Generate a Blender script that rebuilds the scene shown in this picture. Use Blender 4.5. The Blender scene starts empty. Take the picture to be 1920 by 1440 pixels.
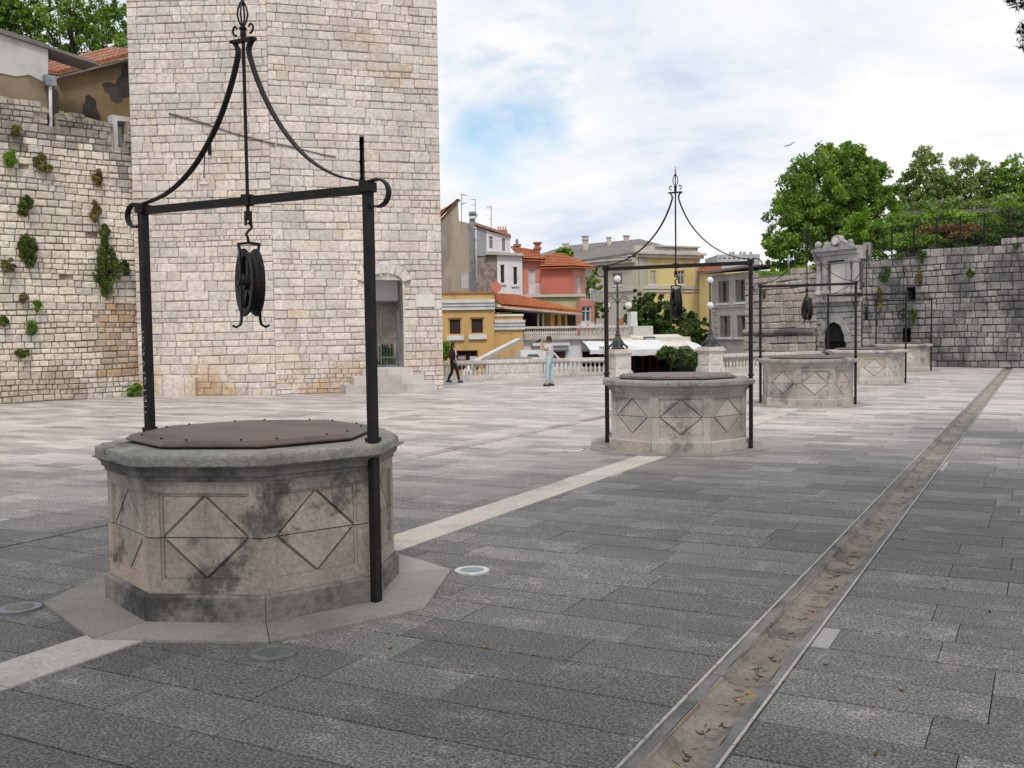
import bpy, bmesh, math, random
import numpy as np
from mathutils import Vector, Matrix

# ------------------------------------------------------------------ scene, camera, world, sun, exposure
scene = bpy.context.scene
COL = scene.collection
F_PX, YAW, PITCH, ROLL, CAM_H = 1915.9, .497, .053, -.014, 2.0
_sy, _cy = math.sin(YAW), math.cos(YAW)
_fw = np.array([-_sy*math.cos(PITCH), _cy*math.cos(PITCH), -math.sin(PITCH)])
_r0 = np.array([_cy, _sy, 0.]); _u0 = np.cross(_r0, _fw)
_rt = math.cos(ROLL)*_r0 + math.sin(ROLL)*_u0
_up = -math.sin(ROLL)*_r0 + math.cos(ROLL)*_u0
CAM = np.array([0., 0., CAM_H])
cd = bpy.data.cameras.new('camera'); cam = bpy.data.objects.new('camera', cd); COL.objects.link(cam)
cd.sensor_width = 36; cd.lens = F_PX/1920*36; cd.clip_start = .1; cd.clip_end = 3000
cam.matrix_world = Matrix(((_rt[0], _up[0], -_fw[0], 0), (_rt[1], _up[1], -_fw[1], 0), (_rt[2], _up[2], -_fw[2], CAM_H), (0, 0, 0, 1)))
scene.camera = cam
SUN_EL, SUN_AZ = math.radians(52), math.radians(150)      # azimuth clockwise from +Y: behind the camera, to its right
world = bpy.data.worlds.new('World'); scene.world = world; world.use_nodes = True
def build_world():
    nt = world.node_tree; N = nt.nodes; L = nt.links; N.clear()
    out = N.new('ShaderNodeOutputWorld'); bg = N.new('ShaderNodeBackground'); bg.inputs[1].default_value = .1
    sky = N.new('ShaderNodeTexSky'); sky.sky_type = 'NISHITA'; sky.sun_disc = False
    sky.sun_elevation = SUN_EL; sky.sun_rotation = SUN_AZ; sky.air_density = 1.; sky.dust_density = .6
    tc = N.new('ShaderNodeTexCoord'); sep = N.new('ShaderNodeSeparateXYZ'); L.new(tc.outputs['Generated'], sep.inputs[0])
    def M(op, a, b=None):
        n = N.new('ShaderNodeMath'); n.operation = op
        for k, v in enumerate((a, b)):
            if v is None: continue
            if isinstance(v, (int, float)): n.inputs[k].default_value = v
            else: L.new(v, n.inputs[k])
        return n.outputs[0]
    zz = M('ADD', M('MAXIMUM', sep.outputs[2], 0.), .16)
    comb = N.new('ShaderNodeCombineXYZ'); L.new(M('DIVIDE', sep.outputs[0], zz), comb.inputs[0]); L.new(M('DIVIDE', sep.outputs[1], zz), comb.inputs[1])
    def noise(sc, det, rough, off, dist=0.):
        mp = N.new('ShaderNodeMapping'); mp.inputs[1].default_value = off; L.new(comb.outputs[0], mp.inputs[0])
        n = N.new('ShaderNodeTexNoise'); n.inputs['Scale'].default_value = sc; n.inputs['Detail'].default_value = det
        n.inputs['Roughness'].default_value = rough; n.inputs['Distortion'].default_value = dist; L.new(mp.outputs[0], n.inputs['Vector']); return n.outputs[0]
    def ramp(v, stops):
        r = N.new('ShaderNodeValToRGB'); e = r.color_ramp.elements
        for k, (p, c) in enumerate(stops):
            if k > 1: e.new(p)
            e[k].position = p; e[k].color = (c, c, c, 1) if isinstance(c, (int, float)) else (*c, 1)
        L.new(v, r.inputs[0]); return r.outputs[0]
    cover = ramp(noise(.62, 7, .56, (CLOUD_OFF[0], CLOUD_OFF[1], 0), .35), ((.315, 0.), (.42, 1.)))
    shade = ramp(noise(1.1, 8, .6, (55.986, 10.883, 0), .2), ((.33, (5.6, 6.3, 7.7)), (.44, (7.6, 7.9, 8.4)), (.56, (8.8, 8.75, 8.7))))
    blue = N.new('ShaderNodeMixRGB'); blue.blend_type = 'MULTIPLY'; blue.inputs[0].default_value = 1.; L.new(sky.outputs[0], blue.inputs[1]); blue.inputs[2].default_value = (1.25, 1.35, 1.3, 1)
    mix = N.new('ShaderNodeMixRGB'); L.new(cover, mix.inputs[0]); L.new(blue.outputs[0], mix.inputs[1]); L.new(shade, mix.inputs[2])
    L.new(mix.outputs[0], bg.inputs[0]); L.new(bg.outputs[0], out.inputs[0])
CLOUD_OFF = (35.986, 1.883)
build_world()
sd = bpy.data.lights.new('sun', 'SUN'); sun = bpy.data.objects.new('sun', sd); COL.objects.link(sun)
sd.energy = 1.8; sd.angle = math.radians(14); sd.color = (1., .95, .88)
_sdir = Vector((math.sin(SUN_AZ)*math.cos(SUN_EL), math.cos(SUN_AZ)*math.cos(SUN_EL), math.sin(SUN_EL)))
sun.rotation_euler = _sdir.to_track_quat('Z', 'Y').to_euler(); sun.location = _sdir*60
vs = scene.view_settings; vs.view_transform = 'Standard'; vs.look = 'None'; vs.exposure = .2; vs.gamma = 1.; vs.use_curve_mapping = False
scene.render.engine = 'CYCLES'
scene.cycles.max_bounces = 6; scene.cycles.transparent_max_bounces = 6

# ------------------------------------------------------------------ pixel helpers (photograph pixels, 1920 x 1440)
def ray(x, y): return _fw + _rt*(x-960)/F_PX + _up*(720-y)/F_PX
def G(x, y, z=0.):
    d = ray(x, y); return CAM + d*(z-CAM_H)/d[2]
def DP(x, y, dep): return CAM + ray(x, y)*dep
def PR(p):
    d = np.asarray(p, float)-CAM; z = d@_fw
    return 960+F_PX*(d@_rt)/z, 720-F_PX*(d@_up)/z, z
class Wall:
    """vertical plane through two ground points, A left and B right as the camera sees it"""
    def __init__(s, A, B):
        s.A = np.array([A[0], A[1], 0.]); s.B = np.array([B[0], B[1], 0.]); v = s.B-s.A; s.L = np.linalg.norm(v)
        s.d = v/s.L; s.n = np.array([s.d[1], -s.d[0], 0.]); s.rot = math.atan2(s.d[1], s.d[0])
    def pt(s, u, z, o=0.): return s.A + s.d*u + s.n*o + np.array([0, 0, z])
    def uv(s, x, y):
        d = ray(x, y); t = ((s.A-CAM)@s.n)/(d@s.n); p = CAM+d*t; return (p-s.A)@s.d, p[2]
    def rect(s, x0, y0, x1, y1):
        ym, xm = (y0+y1)/2, (x0+x1)/2
        return s.uv(x0, ym)[0], s.uv(x1, ym)[0], s.uv(xm, y1)[1], s.uv(xm, y0)[1]
    def back(s, o): return Wall((s.A+s.n*o)[:2], (s.B+s.n*o)[:2])
def facade(x0, dep0, x1, dep1, y=620): return Wall(DP(x0, y, dep0)[:2], DP(x1, y, dep1)[:2])

# ------------------------------------------------------------------ mesh builder
class MB:
    def __init__(s): s.v = []; s.f = []; s.t = []
    def add(s, vs, fs, tint=None):
        o = len(s.v); s.v += [tuple(float(c) for c in p) for p in vs]; s.f += [tuple(i+o for i in f) for f in fs]
        s.t += [tint]*len(vs); return s
    def hexa(s, p):   # eight points: bottom loop then top loop
        return s.add(p, [(3, 2, 1, 0), (4, 5, 6, 7), (0, 1, 5, 4), (1, 2, 6, 5), (2, 3, 7, 6), (3, 0, 4, 7)])
    def box(s, c, sz, rz=0.):
        x, y, z = sz[0]/2, sz[1]/2, sz[2]/2; ca, sa = math.cos(rz), math.sin(rz)
        P = [(-x, -y, -z), (x, -y, -z), (x, y, -z), (-x, y, -z), (-x, -y, z), (x, -y, z), (x, y, z), (-x, y, z)]
        return s.hexa([(c[0]+a*ca-b*sa, c[1]+a*sa+b*ca, c[2]+d) for a, b, d in P])
    def wbox(s, w, u0, u1, z0, z1, o0, o1):   # box on a wall plane, o outward
        if u0 > u1: u0, u1 = u1, u0
        if z0 > z1: z0, z1 = z1, z0
        if o0 > o1: o0, o1 = o1, o0
        return s.hexa([w.pt(u0, z0, o1), w.pt(u1, z0, o1), w.pt(u1, z0, o0), w.pt(u0, z0, o0), w.pt(u0, z1, o1), w.pt(u1, z1, o1), w.pt(u1, z1, o0), w.pt(u0, z1, o0)])
    def prism(s, pts, ext):
        pts = [np.asarray(p, float) for p in pts]; n = len(pts); e = np.asarray(ext, float)
        fs = [tuple(range(n)), tuple(range(2*n-1, n-1, -1))] + [(i, i+n, (i+1) % n+n, (i+1) % n) for i in range(n)]
        return s.add(pts+[p+e for p in pts], fs)
    def wprism(s, w, uvs, o0, o1): return s.prism([w.pt(u, z, o1) for u, z in uvs], -w.n*(o1-o0))
    def tube(s, path, rad, k=8, caps=True):
        path = [np.asarray(p, float) for p in path]; n = len(path)
        if not hasattr(rad, '__len__'): rad = [rad]*n
        o = []; ref = None
        for i, p in enumerate(path):
            t = path[min(i+1, n-1)]-path[max(i-1, 0)]; t = t/(np.linalg.norm(t)+1e-9)
            if ref is None: ref = np.cross(t, [0, 0, 1.] if abs(t[2]) < .9 else [1., 0, 0])
            a = ref-t*(ref@t); a /= np.linalg.norm(a)+1e-9; ref = a; b = np.cross(t, a)
            o += [p+rad[i]*(math.cos(2*math.pi*j/k)*a+math.sin(2*math.pi*j/k)*b) for j in range(k)]
        fs = [(i*k+j, i*k+(j+1) % k, (i+1)*k+(j+1) % k, (i+1)*k+j) for i in range(n-1) for j in range(k)]
        if caps: fs += [tuple(range(k-1, -1, -1)), tuple(range((n-1)*k, n*k))]
        return s.add(o, fs)
    def ribbon(s, path, w, th):   # flat bar swept along a path in the local XZ plane, width along Y
        path = [np.asarray(p, float) for p in path]; n = len(path); o = []
        for i, p in enumerate(path):
            t = path[min(i+1, n-1)]-path[max(i-1, 0)]; t = t/(np.linalg.norm(t)+1e-9); a = np.array([-t[2], 0, t[0]])
            ww = w[i] if hasattr(w, '__len__') else w; y = np.array([0, ww/2, 0])
            o += [p+a*th/2-y, p+a*th/2+y, p-a*th/2+y, p-a*th/2-y]
        fs = [(i*4+j, i*4+(j+1) % 4, i*4+4+(j+1) % 4, i*4+4+j) for i in range(n-1) for j in range(4)] + [(3, 2, 1, 0), tuple(range(n*4-4, n*4))]
        return s.add(o, fs)
    def lathe(s, prof, c=(0, 0, 0), k=12, sc=(1, 1), ph=0.):
        o = []
        for r, z in prof: o += [(c[0]+r*sc[0]*math.cos(2*math.pi*j/k+ph), c[1]+r*sc[1]*math.sin(2*math.pi*j/k+ph), c[2]+z) for j in range(k)]
        n = len(prof)
        fs = [(i*k+j, i*k+(j+1) % k, (i+1)*k+(j+1) % k, (i+1)*k+j) for i in range(n-1) for j in range(k)]
        return s.add(o, fs+[tuple(range(k-1, -1, -1)), tuple(range((n-1)*k, n*k))])
    def ball(s, c, r, k=14, m=9):
        if not hasattr(r, '__len__'): r = (r, r, r)
        return s.lathe([(max(1e-3, math.sin(math.pi*i/m)), -math.cos(math.pi*i/m)*r[2]) for i in range(m+1)], c, k, (r[0], r[1]))
    def mesh(s, name):
        me = bpy.data.meshes.new(name); me.from_pydata(s.v, [], s.f)
        if any(t is not None for t in s.t):
            at = me.attributes.new('tint', 'FLOAT_COLOR', 'POINT')
            arr = np.zeros((len(s.v), 4), np.float32); arr[:, 3] = 1
            for i, t in enumerate(s.t):
                if t is not None: arr[i, :3] = t
            at.data.foreach_set('color', arr.ravel())
        return me
    def build(s, name, mat, parent=None, smooth=False, local=False, kind=None):
        me = s.mesh(name)
        if smooth: me.polygons.foreach_set('use_smooth', [True]*len(me.polygons))
        return put(name, me, mat, parent, local, kind)
ROOTLOC = {}
def put(name, me, mat, parent=None, local=False, kind=None):
    if mat is not None and not me.materials: me.materials.append(mat)
    o = bpy.data.objects.new(name, me); COL.objects.link(o); o.color = (.5, .5, .5, 1)
    if parent is not None: adopt(o, parent, local)
    if kind: o['kind'] = kind
    return o
def adopt(o, parent, local=False):
    o.parent = parent
    if not local and parent.type == 'EMPTY': o.matrix_parent_inverse = Matrix.Translation(-parent.location)
def thing(name, loc, label, cat, group=None, rz=0.):
    o = bpy.data.objects.new(name, None); COL.objects.link(o); o.empty_display_size = .2
    o.location = Vector([float(c) for c in loc]); o.rotation_euler = (0, 0, rz); return tag(o, label, cat, group)
def tag(o, label=None, cat=None, group=None, kind=None):
    if label: o['label'] = label
    if cat: o['category'] = cat
    if group: o['group'] = group
    if kind: o['kind'] = kind
    return o
def copy_tree(o, parent=None):
    c = o.copy(); COL.objects.link(c)
    if parent is not None: c.parent = parent
    for ch in list(o.children): copy_tree(ch, c)
    return c

# ------------------------------------------------------------------ materials
class NT:
    def __init__(s, name):
        s.m = bpy.data.materials.new(name); s.m.use_nodes = True; s.N = s.m.node_tree.nodes; s.L = s.m.node_tree.links
        s.b = s.N['Principled BSDF']; s.geo = s.N.new('ShaderNodeNewGeometry').outputs['Position']; s.out = s.N['Material Output']
    def lk(s, v, sock):
        if isinstance(v, (int, float)): sock.default_value = v
        elif isinstance(v, tuple): sock.default_value = (*v, 1) if len(v) == 3 and sock.type == 'RGBA' else v
        else: s.L.new(v, sock)
    def noise(s, sc, det=4, rough=.55, stretch=None, vec=None, dist=0.):
        v = vec or s.geo
        if stretch:
            mp = s.N.new('ShaderNodeMapping'); mp.inputs['Scale'].default_value = stretch; s.L.new(v, mp.inputs[0]); v = mp.outputs[0]
        n = s.N.new('ShaderNodeTexNoise'); n.inputs['Scale'].default_value = sc; n.inputs['Detail'].default_value = det
        n.inputs['Roughness'].default_value = rough; n.inputs['Distortion'].default_value = dist; s.L.new(v, n.inputs['Vector']); return n.outputs[0]
    def ramp(s, v, a, b, ca=0., cb=1.):
        n = s.N.new('ShaderNodeMapRange'); n.interpolation_type = 'SMOOTHSTEP'; s.lk(v, n.inputs[0])
        for i, x in enumerate((a, b, ca, cb)): n.inputs[i+1].default_value = x
        return n.outputs[0]
    def mix(s, f, a, b, mode='MIX'):
        n = s.N.new('ShaderNodeMixRGB'); n.blend_type = mode; s.lk(f, n.inputs[0]); s.lk(a, n.inputs[1]); s.lk(b, n.inputs[2]); return n.outputs[0]
    def math(s, op, a, b=0.):
        n = s.N.new('ShaderNodeMath'); n.operation = op; s.lk(a, n.inputs[0]); s.lk(b, n.inputs[1]); return n.outputs[0]
    def tint(s):
        oi = s.N.new('ShaderNodeObjectInfo'); at = s.N.new('ShaderNodeAttribute'); at.attribute_name = 'tint'
        c = s.mix(1., oi.outputs['Color'], at.outputs['Color'], 'ADD'); sp = s.N.new('ShaderNodeSeparateColor'); s.L.new(c, sp.inputs[0]); return sp.outputs
    def fin(s, col, rough=.85, spec=.3, bump=None, bs=.3, bd=.02, metal=0.):
        s.lk(col, s.b.inputs['Base Color']); s.lk(rough, s.b.inputs['Roughness']); s.lk(spec, s.b.inputs['Specular IOR Level']); s.b.inputs['Metallic'].default_value = metal
        if bump is not None:
            n = s.N.new('ShaderNodeBump'); n.inputs['Strength'].default_value = bs; n.inputs['Distance'].default_value = bd; s.L.new(bump, n.inputs['Height']); s.L.new(n.outputs[0], s.b.inputs['Normal'])
        return s.m
def stone_mat(name, c1, c2, warm, stain, s1=1.2, st_scale=.5, st=(.55, .7), st_amt=.6, tv=.22, warm_amt=.5, bs=.5, streak=0., streak_col=(.05, .05, .045), base_stain=None, fine=9., pits=.35, patch=None):
    t = NT(name); T = t.tint()
    c = t.mix(t.ramp(t.noise(s1, 6), .36, .64), c1, c2)
    c = t.mix(t.math('MULTIPLY', t.ramp(T[1], .55, 1.), warm_amt), c, warm)
    c = t.mix(t.math('MULTIPLY', t.ramp(t.noise(st_scale, 9, .70), *st), st_amt), c, stain)
    if patch: c = t.mix(t.math('MULTIPLY', t.ramp(t.noise(.42, 8, .66), .55, .68), patch[1]), c, patch[0])
    if streak: c = t.mix(t.math('MULTIPLY', t.ramp(t.noise(1.6, 6, .6, (1, 1, .14)), .52, .72), streak), c, streak_col)
    if base_stain:
        zc = t.N.new('ShaderNodeSeparateXYZ'); t.L.new(t.geo, zc.inputs[0])
        f = t.math('MULTIPLY', t.ramp(zc.outputs[2], base_stain[0], .1), t.ramp(t.noise(.8, 5), .4, .62)); c = t.mix(t.math('MULTIPLY', f, base_stain[2]), c, base_stain[1])
    g = t.ramp(t.noise(fine, 5, .65), .25, .75, .78, 1.2); gg = t.math('MULTIPLY', g, t.ramp(T[0], 0., 1., 1-tv, 1+tv))
    cc = t.N.new('ShaderNodeCombineXYZ')
    for k in range(3): t.L.new(gg, cc.inputs[k])
    c = t.mix(1., c, cc.outputs[0], 'MULTIPLY')
    pit = t.ramp(t.noise(fine*3.2, 3, .6), .60, .70); c = t.mix(t.math('MULTIPLY', pit, pits), c, tuple(x*.35 for x in c2))
    return t.fin(c, .9, .2, t.math('SUBTRACT', t.noise(fine*1.6, 5, .7), t.math('MULTIPLY', pit, .35)), bs, .03)
def plain(name, c, c2=None, sc=2., rough=.7, spec=.3, bs=0., metal=0., amt=(.4, .65), fine=30., stretch=None):
    t = NT(name); c2 = c2 or tuple(x*.78 for x in c)
    col = t.mix(t.ramp(t.noise(sc, 6, .6, stretch), *amt), c, c2)
    return t.fin(col, rough, spec, t.noise(fine, 4) if bs else None, bs, .01, metal)
def leaf_mat(name, c1, c2, tr=.3):
    t = NT(name); T = t.tint(); col = t.mix(T[0], c1, c2); t.lk(col, t.b.inputs['Base Color']); t.b.inputs['Roughness'].default_value = .55; t.b.inputs['Specular IOR Level'].default_value = .25
    tl = t.N.new('ShaderNodeBsdfTranslucent'); t.lk(t.mix(1., col, (1.3, 1.4, .6), 'MULTIPLY'), tl.inputs[0]); mx = t.N.new('ShaderNodeMixShader'); mx.inputs[0].default_value = tr
    t.L.new(t.b.outputs[0], mx.inputs[1]); t.L.new(tl.outputs[0], mx.inputs[2]); t.L.new(mx.outputs[0], t.out.inputs[0]); return t.m
def paving_mat():
    t = NT('paving_stone'); T = t.tint()
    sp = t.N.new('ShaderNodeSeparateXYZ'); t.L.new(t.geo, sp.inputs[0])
    # tree shade and patina painted into the near slabs, broken up by worn patches
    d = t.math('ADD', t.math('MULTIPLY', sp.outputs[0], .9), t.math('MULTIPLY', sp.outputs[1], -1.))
    shade_patina = t.math('ADD', t.ramp(d, -32., -8.), t.math('MULTIPLY', t.math('SUBTRACT', t.noise(.33, 6, .6), .5), 1.1))
    shade_patina = t.ramp(shade_patina, .1, .85)
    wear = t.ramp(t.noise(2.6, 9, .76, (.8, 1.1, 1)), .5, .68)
    shade_patina = t.math('MULTIPLY', shade_patina, t.math('SUBTRACT', 1., t.math('MULTIPLY', wear, .4)))
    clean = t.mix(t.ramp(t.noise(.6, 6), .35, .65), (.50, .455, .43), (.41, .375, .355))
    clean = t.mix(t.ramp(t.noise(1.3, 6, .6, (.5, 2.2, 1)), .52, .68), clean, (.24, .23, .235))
    c = t.mix(t.math('MULTIPLY', shade_patina, .92), clean, (.118, .113, .112))
    gr = t.noise(62., 3, .7); grain = t.ramp(gr, .40, .68, .48, 1.85)
    gg = t.math('MULTIPLY', grain, t.ramp(T[0], 0., 1., .77, 1.23)); cc = t.N.new('ShaderNodeCombineXYZ')
    for k in range(3): t.L.new(gg, cc.inputs[k])
    c = t.mix(1., c, cc.outputs[0], 'MULTIPLY')
    c = t.mix(t.math('MULTIPLY', t.ramp(T[1], .9, .95), .75), c, (.42, .40, .39))
    return t.fin(c, t.ramp(gr, .3, .7, .75, .5), .45, gr, .55, .006)
M = {}
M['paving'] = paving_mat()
M['joint'] = plain('joint_dirt', (.05, .047, .045), (.025, .024, .023), 5., .95, .1)
M['earth'] = plain('earth', (.2, .18, .16), (.14, .13, .12), .4, .95, .1)
M['band'] = stone_mat('band_limestone', (.52, .48, .45), (.44, .41, .385), (.5, .43, .36), (.22, .21, .2), .9, .9, (.52, .72), .55, .1, .3, .25, fine=40.)
M['channel'] = stone_mat('channel_stone', (.33, .295, .265), (.25, .22, .195), (.36, .27, .19), (.10, .095, .09), 2.4, 2.6, (.50, .66), .7, .1, .3, .4, fine=35.)
M['channel_edge'] = stone_mat('channel_edge_stone', (.27, .26, .255), (.19, .185, .185), (.28, .25, .22), (.08, .08, .08), 2.2, 2.4, (.5, .68), .6, .08, .3, .4, fine=45.)
M['tower'] = stone_mat('tower_limestone', (.67, .61, .56), (.585, .53, .485), (.63, .52, .40), (.44, .395, .36), .5, .45, (.5, .7), .55, .10, .4, .5, streak=.22, streak_col=(.30, .255, .22), base_stain=(1.7, (.44, .28, .12), .8), patch=((.56, .41, .27), .55))
M['tower_joint'] = plain('tower_mortar', (.56, .50, .45), (.34, .29, .255), 1.3, .95, .1, .3, 0., (.42, .62))
M['wall_l'] = stone_mat('rampart_limestone', (.69, .63, .545), (.585, .53, .455), (.56, .45, .32), (.30, .27, .235), .7, .5, (.56, .72), .5, .14, .4, .5, streak=.25, streak_col=(.24, .20, .15))
M['wall_l_old'] = stone_mat('rampart_weathered', (.40, .36, .32), (.27, .245, .22), (.3, .25, .2), (.10, .095, .09), .8, .8, (.5, .68), .6, .25, .3, .6)
M['wall_l_brown'] = stone_mat('rampart_brownstone', (.50, .41, .31), (.40, .31, .22), (.48, .30, .16), (.17, .14, .11), .9, .9, (.56, .72), .5, .22, .6, .6)
M['wall_l_joint'] = plain('rampart_mortar', (.42, .355, .285), (.19, .155, .12), 1.8, .95, .1, .3)
M['pad'] = stone_mat('pad_limestone', (.33, .31, .29), (.27, .255, .24), (.33, .28, .24), (.13, .125, .12), 1.2, 1.2, (.5, .7), .5, .08, .3, .3, fine=45.)
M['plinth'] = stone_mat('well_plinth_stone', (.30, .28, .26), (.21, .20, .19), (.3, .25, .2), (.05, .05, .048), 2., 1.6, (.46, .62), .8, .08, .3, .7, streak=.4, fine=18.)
M['render_low'] = stone_mat('rampart_lime_render', (.52, .46, .38), (.42, .37, .30), (.5, .4, .28), (.3, .25, .2), 1.5, .9, (.5, .7), .5, .1, .3, .6)
M['grey'] = stone_mat('grey_rampart_stone', (.32, .31, .30), (.23, .222, .218), (.39, .365, .34), (.065, .063, .062), .6, .24, (.48, .62), .8, .2, .45, .6, streak=.7, streak_col=(.045, .044, .042))
M['grey_joint'] = plain('grey_mortar', (.13, .125, .12), (.06, .058, .055), 1.2, .95, .1, .3)
M['pale_joint'] = plain('pale_mortar', (.25, .215, .19), (.15, .13, .115), 1.5, .95, .1, .3)
M['pale'] = stone_mat('pale_rampart_stone', (.50, .445, .405), (.41, .36, .33), (.48, .38, .30), (.17, .155, .14), .7, .5, (.53, .68), .55, .14, .5, .6, streak=.3)
M['gate'] = stone_mat('gate_marble', (.41, .395, .39), (.32, .31, .305), (.45, .4, .34), (.13, .125, .12), .9, .7, (.52, .68), .65, .12, .3, .4, streak=.4)
M['well'] = stone_mat('well_limestone', (.47, .415, .37), (.375, .33, .295), (.48, .37, .265), (.05, .048, .045), 2.2, 1.9, (.53, .62), .68, .14, .5, .5, streak=.7, streak_col=(.055, .052, .048), fine=34.)
M['well_pale'] = stone_mat('well_limestone_pale', (.50, .46, .425), (.40, .37, .345), (.52, .42, .32), (.12, .115, .11), 1.8, 1.6, (.52, .64), .65, .13, .5, .45, streak=.35, streak_col=(.12, .115, .11), fine=34.)
M['well_rim'] = stone_mat('well_rim_stone', (.36, .345, .325), (.27, .26, .245), (.36, .31, .27), (.06, .058, .056), 2.6, 2.0, (.54, .68), .7, .08, .2, .8, fine=24.)
M['iron'] = plain('wrought_iron', (.0085, .0072, .0075), (.02, .014, .012), 9., .58, .3, .25, .0, (.45, .7), 60.)
M['cover'] = plain('brown_sheet_metal', (.125, .088, .078), (.085, .062, .056), 3., .5, .4, .12, 0., (.4, .65), 25.)
M['steel'] = plain('galvanised_steel', (.28, .30, .32), (.2, .215, .23), 3., .4, .5, 0., .5)
M['lamp_ring'] = plain('pale_metal_ring', (.62, .63, .63), (.48, .49, .5), 9., .4, .5, 0., .3)
M['lamp_ring_dark'] = plain('worn_metal_ring', (.24, .235, .22), (.15, .15, .14), 12., .5, .5, 0., .3)
M['glass_dk'] = plain('smoked_glass', (.10, .13, .13), (.07, .09, .09), 8., .15, .6)
M['pane'] = plain('window_glass', (.10, .12, .14), (.05, .06, .07), 1.2, .08, .7)
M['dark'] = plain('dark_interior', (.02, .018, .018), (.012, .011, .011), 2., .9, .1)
M['door_dk'] = plain('dark_brown_shutter', (.035, .020, .020), (.025, .015, .015), 5., .6, .3)
M['white'] = plain('white_plaster', (.70, .69, .71), (0.518, 0.511, 0.525), .9, .9, .15, 0., 0., (.42, .78), 30., (1, 1, .28))
M['white_trim'] = plain('white_trim', (.66, .66, .67), (.54, .54, .55), 1.5, .7, .3)
M['ochre'] = plain('ochre_plaster', (.57, .365, .15), (0.422, 0.270, 0.111), .8, .9, .15, 0., 0., (.42, .78), 30., (1, 1, .28))
M['beige'] = plain('stained_beige_plaster', (.40, .345, .275), (.25, .215, .175), .5, .9, .15, 0., 0., (.42, .62), 30., (1, 1, .35))
M['palace_y'] = plain('pale_yellow_plaster', (.63, .51, .24), (0.466, 0.377, 0.178), .35, .9, .15, 0., 0., (.42, .78), 30., (1, 1, .28))
M['palace_g'] = plain('grey_beige_plaster', (.46, .42, .34), (0.340, 0.311, 0.252), .3, .9, .15, 0., 0., (.42, .78), 30., (1, 1, .28))
M['palace_trim'] = plain('palace_stone_trim', (.52, .49, .43), (.40, .37, .33), .6, .85, .2)
M['pink'] = plain('pink_plaster', (.58, .255, .20), (0.429, 0.189, 0.148), .5, .9, .15, 0., 0., (.42, .78), 30., (1, 1, .28))
M['red'] = plain('salmon_red_plaster', (.50, .155, .115), (0.370, 0.115, 0.085), .5, .9, .15, 0., 0., (.42, .78), 30., (1, 1, .28))
M['olive'] = plain('pale_green_plaster', (.52, .48, .27), (0.385, 0.355, 0.200), .5, .9, .15, 0., 0., (.42, .78), 30., (1, 1, .28))
M['tile'] = plain('orange_roof_tile', (.52, .175, .07), (.38, .12, .05), 3., .8, .25, .2, 0., (.35, .65))
M['tile_old'] = plain('faded_roof_tile', (.42, .20, .12), (.29, .145, .095), 3., .85, .2, .2, 0., (.35, .65))
M['slate'] = plain('grey_roof_sheet', (.20, .185, .175), (.145, .135, .13), .9, .8, .25, 0., 0., (.35, .65))
M['brick'] = plain('chimney_brick', (.40, .19, .12), (.28, .13, .09), 6., .9, .2)
M['grey_pl'] = plain('dormer_grey_sheet', (.30, .30, .31), (.25, .25, .26), .8, .7, .3)
M['lilac_w'] = plain('pale_lilac_cladding', (.66, .64, .69), (.60, .58, .63), .8, .7, .3)
M['rubble'] = stone_mat('rubble_wall', (.33, .27, .22), (.20, .165, .14), (.3, .2, .15), (.09, .08, .07), 3.5, 3., (.5, .62), .6, .2, .3, .8, fine=6.)
M['plaster_w'] = plain('dirty_white_plaster', (.52, .51, .50), (.37, .36, .35), .8, .9, .15, 0., 0., (.45, .7))
M['plaster_b'] = plain('brown_grey_plaster', (.26, .205, .14), (.17, .135, .095), .9, .9, .15, 0., 0., (.4, .6))
M['plaster_dk'] = plain('dark_bare_patch', (.105, .092, .08), (.06, .054, .05), 1.5, .9, .15)
M['plaster_o'] = plain('ochre_brown_plaster', (.30, .225, .13), (.22, .165, .10), .7, .9, .15, 0., 0., (.4, .65))
M['grey_house'] = stone_mat('grey_ashlar', (.46, .43, .41), (.39, .365, .35), (.45, .40, .35), (.22, .21, .2), .8, .5, (.5, .7), .5, .1, .3, .4)
M['shutter'] = plain('weathered_grey_shutter', (.20, .175, .155), (.13, .115, .10), 4., .8, .2, 0., 0., (.4, .65), 30., (6, 6, .5))
M['awning'] = plain('cream_awning', (.66, .63, .56), (.58, .55, .49), 1.2, .8, .2)
M['awning_w'] = plain('white_awning', (.70, .70, .71), (.60, .60, .62), 1.2, .8, .2)
M['sign'] = plain('grey_sign', (.12, .115, .12), (.10, .095, .10), 3., .6, .3)
M['letter'] = plain('pale_letter', (.5, .5, .52), None, 3., .6, .3)
M['globe'] = plain('opal_globe', (.66, .65, .63), (.58, .57, .55), 2., .3, .4)
M['bronze'] = plain('green_black_cast_iron', (.035, .04, .038), (.06, .068, .06), 6., .55, .4)
M['bal'] = stone_mat('balustrade_limestone', (.60, .565, .53), (.52, .485, .45), (.6, .5, .4), (.25, .24, .225), 1.2, .9, (.55, .72), .5, .12, .3, .3)
M['gate_iron'] = plain('grey_green_gate_iron', (.17, .19, .18), (.12, .135, .125), 5., .5, .4)
M['bark'] = plain('bark', (.10, .08, .065), (.06, .05, .04), 4., .95, .1, .5, 0., (.35, .65), 12., (1, 1, .3))
M['leaf_g'] = leaf_mat('leaf_mid_green', (.06, .135, .02), (.25, .385, .06))
M['leaf_y'] = leaf_mat('leaf_yellow_green', (.10, .20, .015), (.22, .37, .04))
M['leaf_o'] = leaf_mat('leaf_grey_olive', (.10, .16, .045), (.29, .37, .12))
M['leaf_d'] = leaf_mat('leaf_dark', (.035, .072, .02), (.12, .185, .045))
M['leaf_dry'] = leaf_mat('leaf_dry_brown', (.12, .075, .025), (.25, .16, .06), .2)
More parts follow.
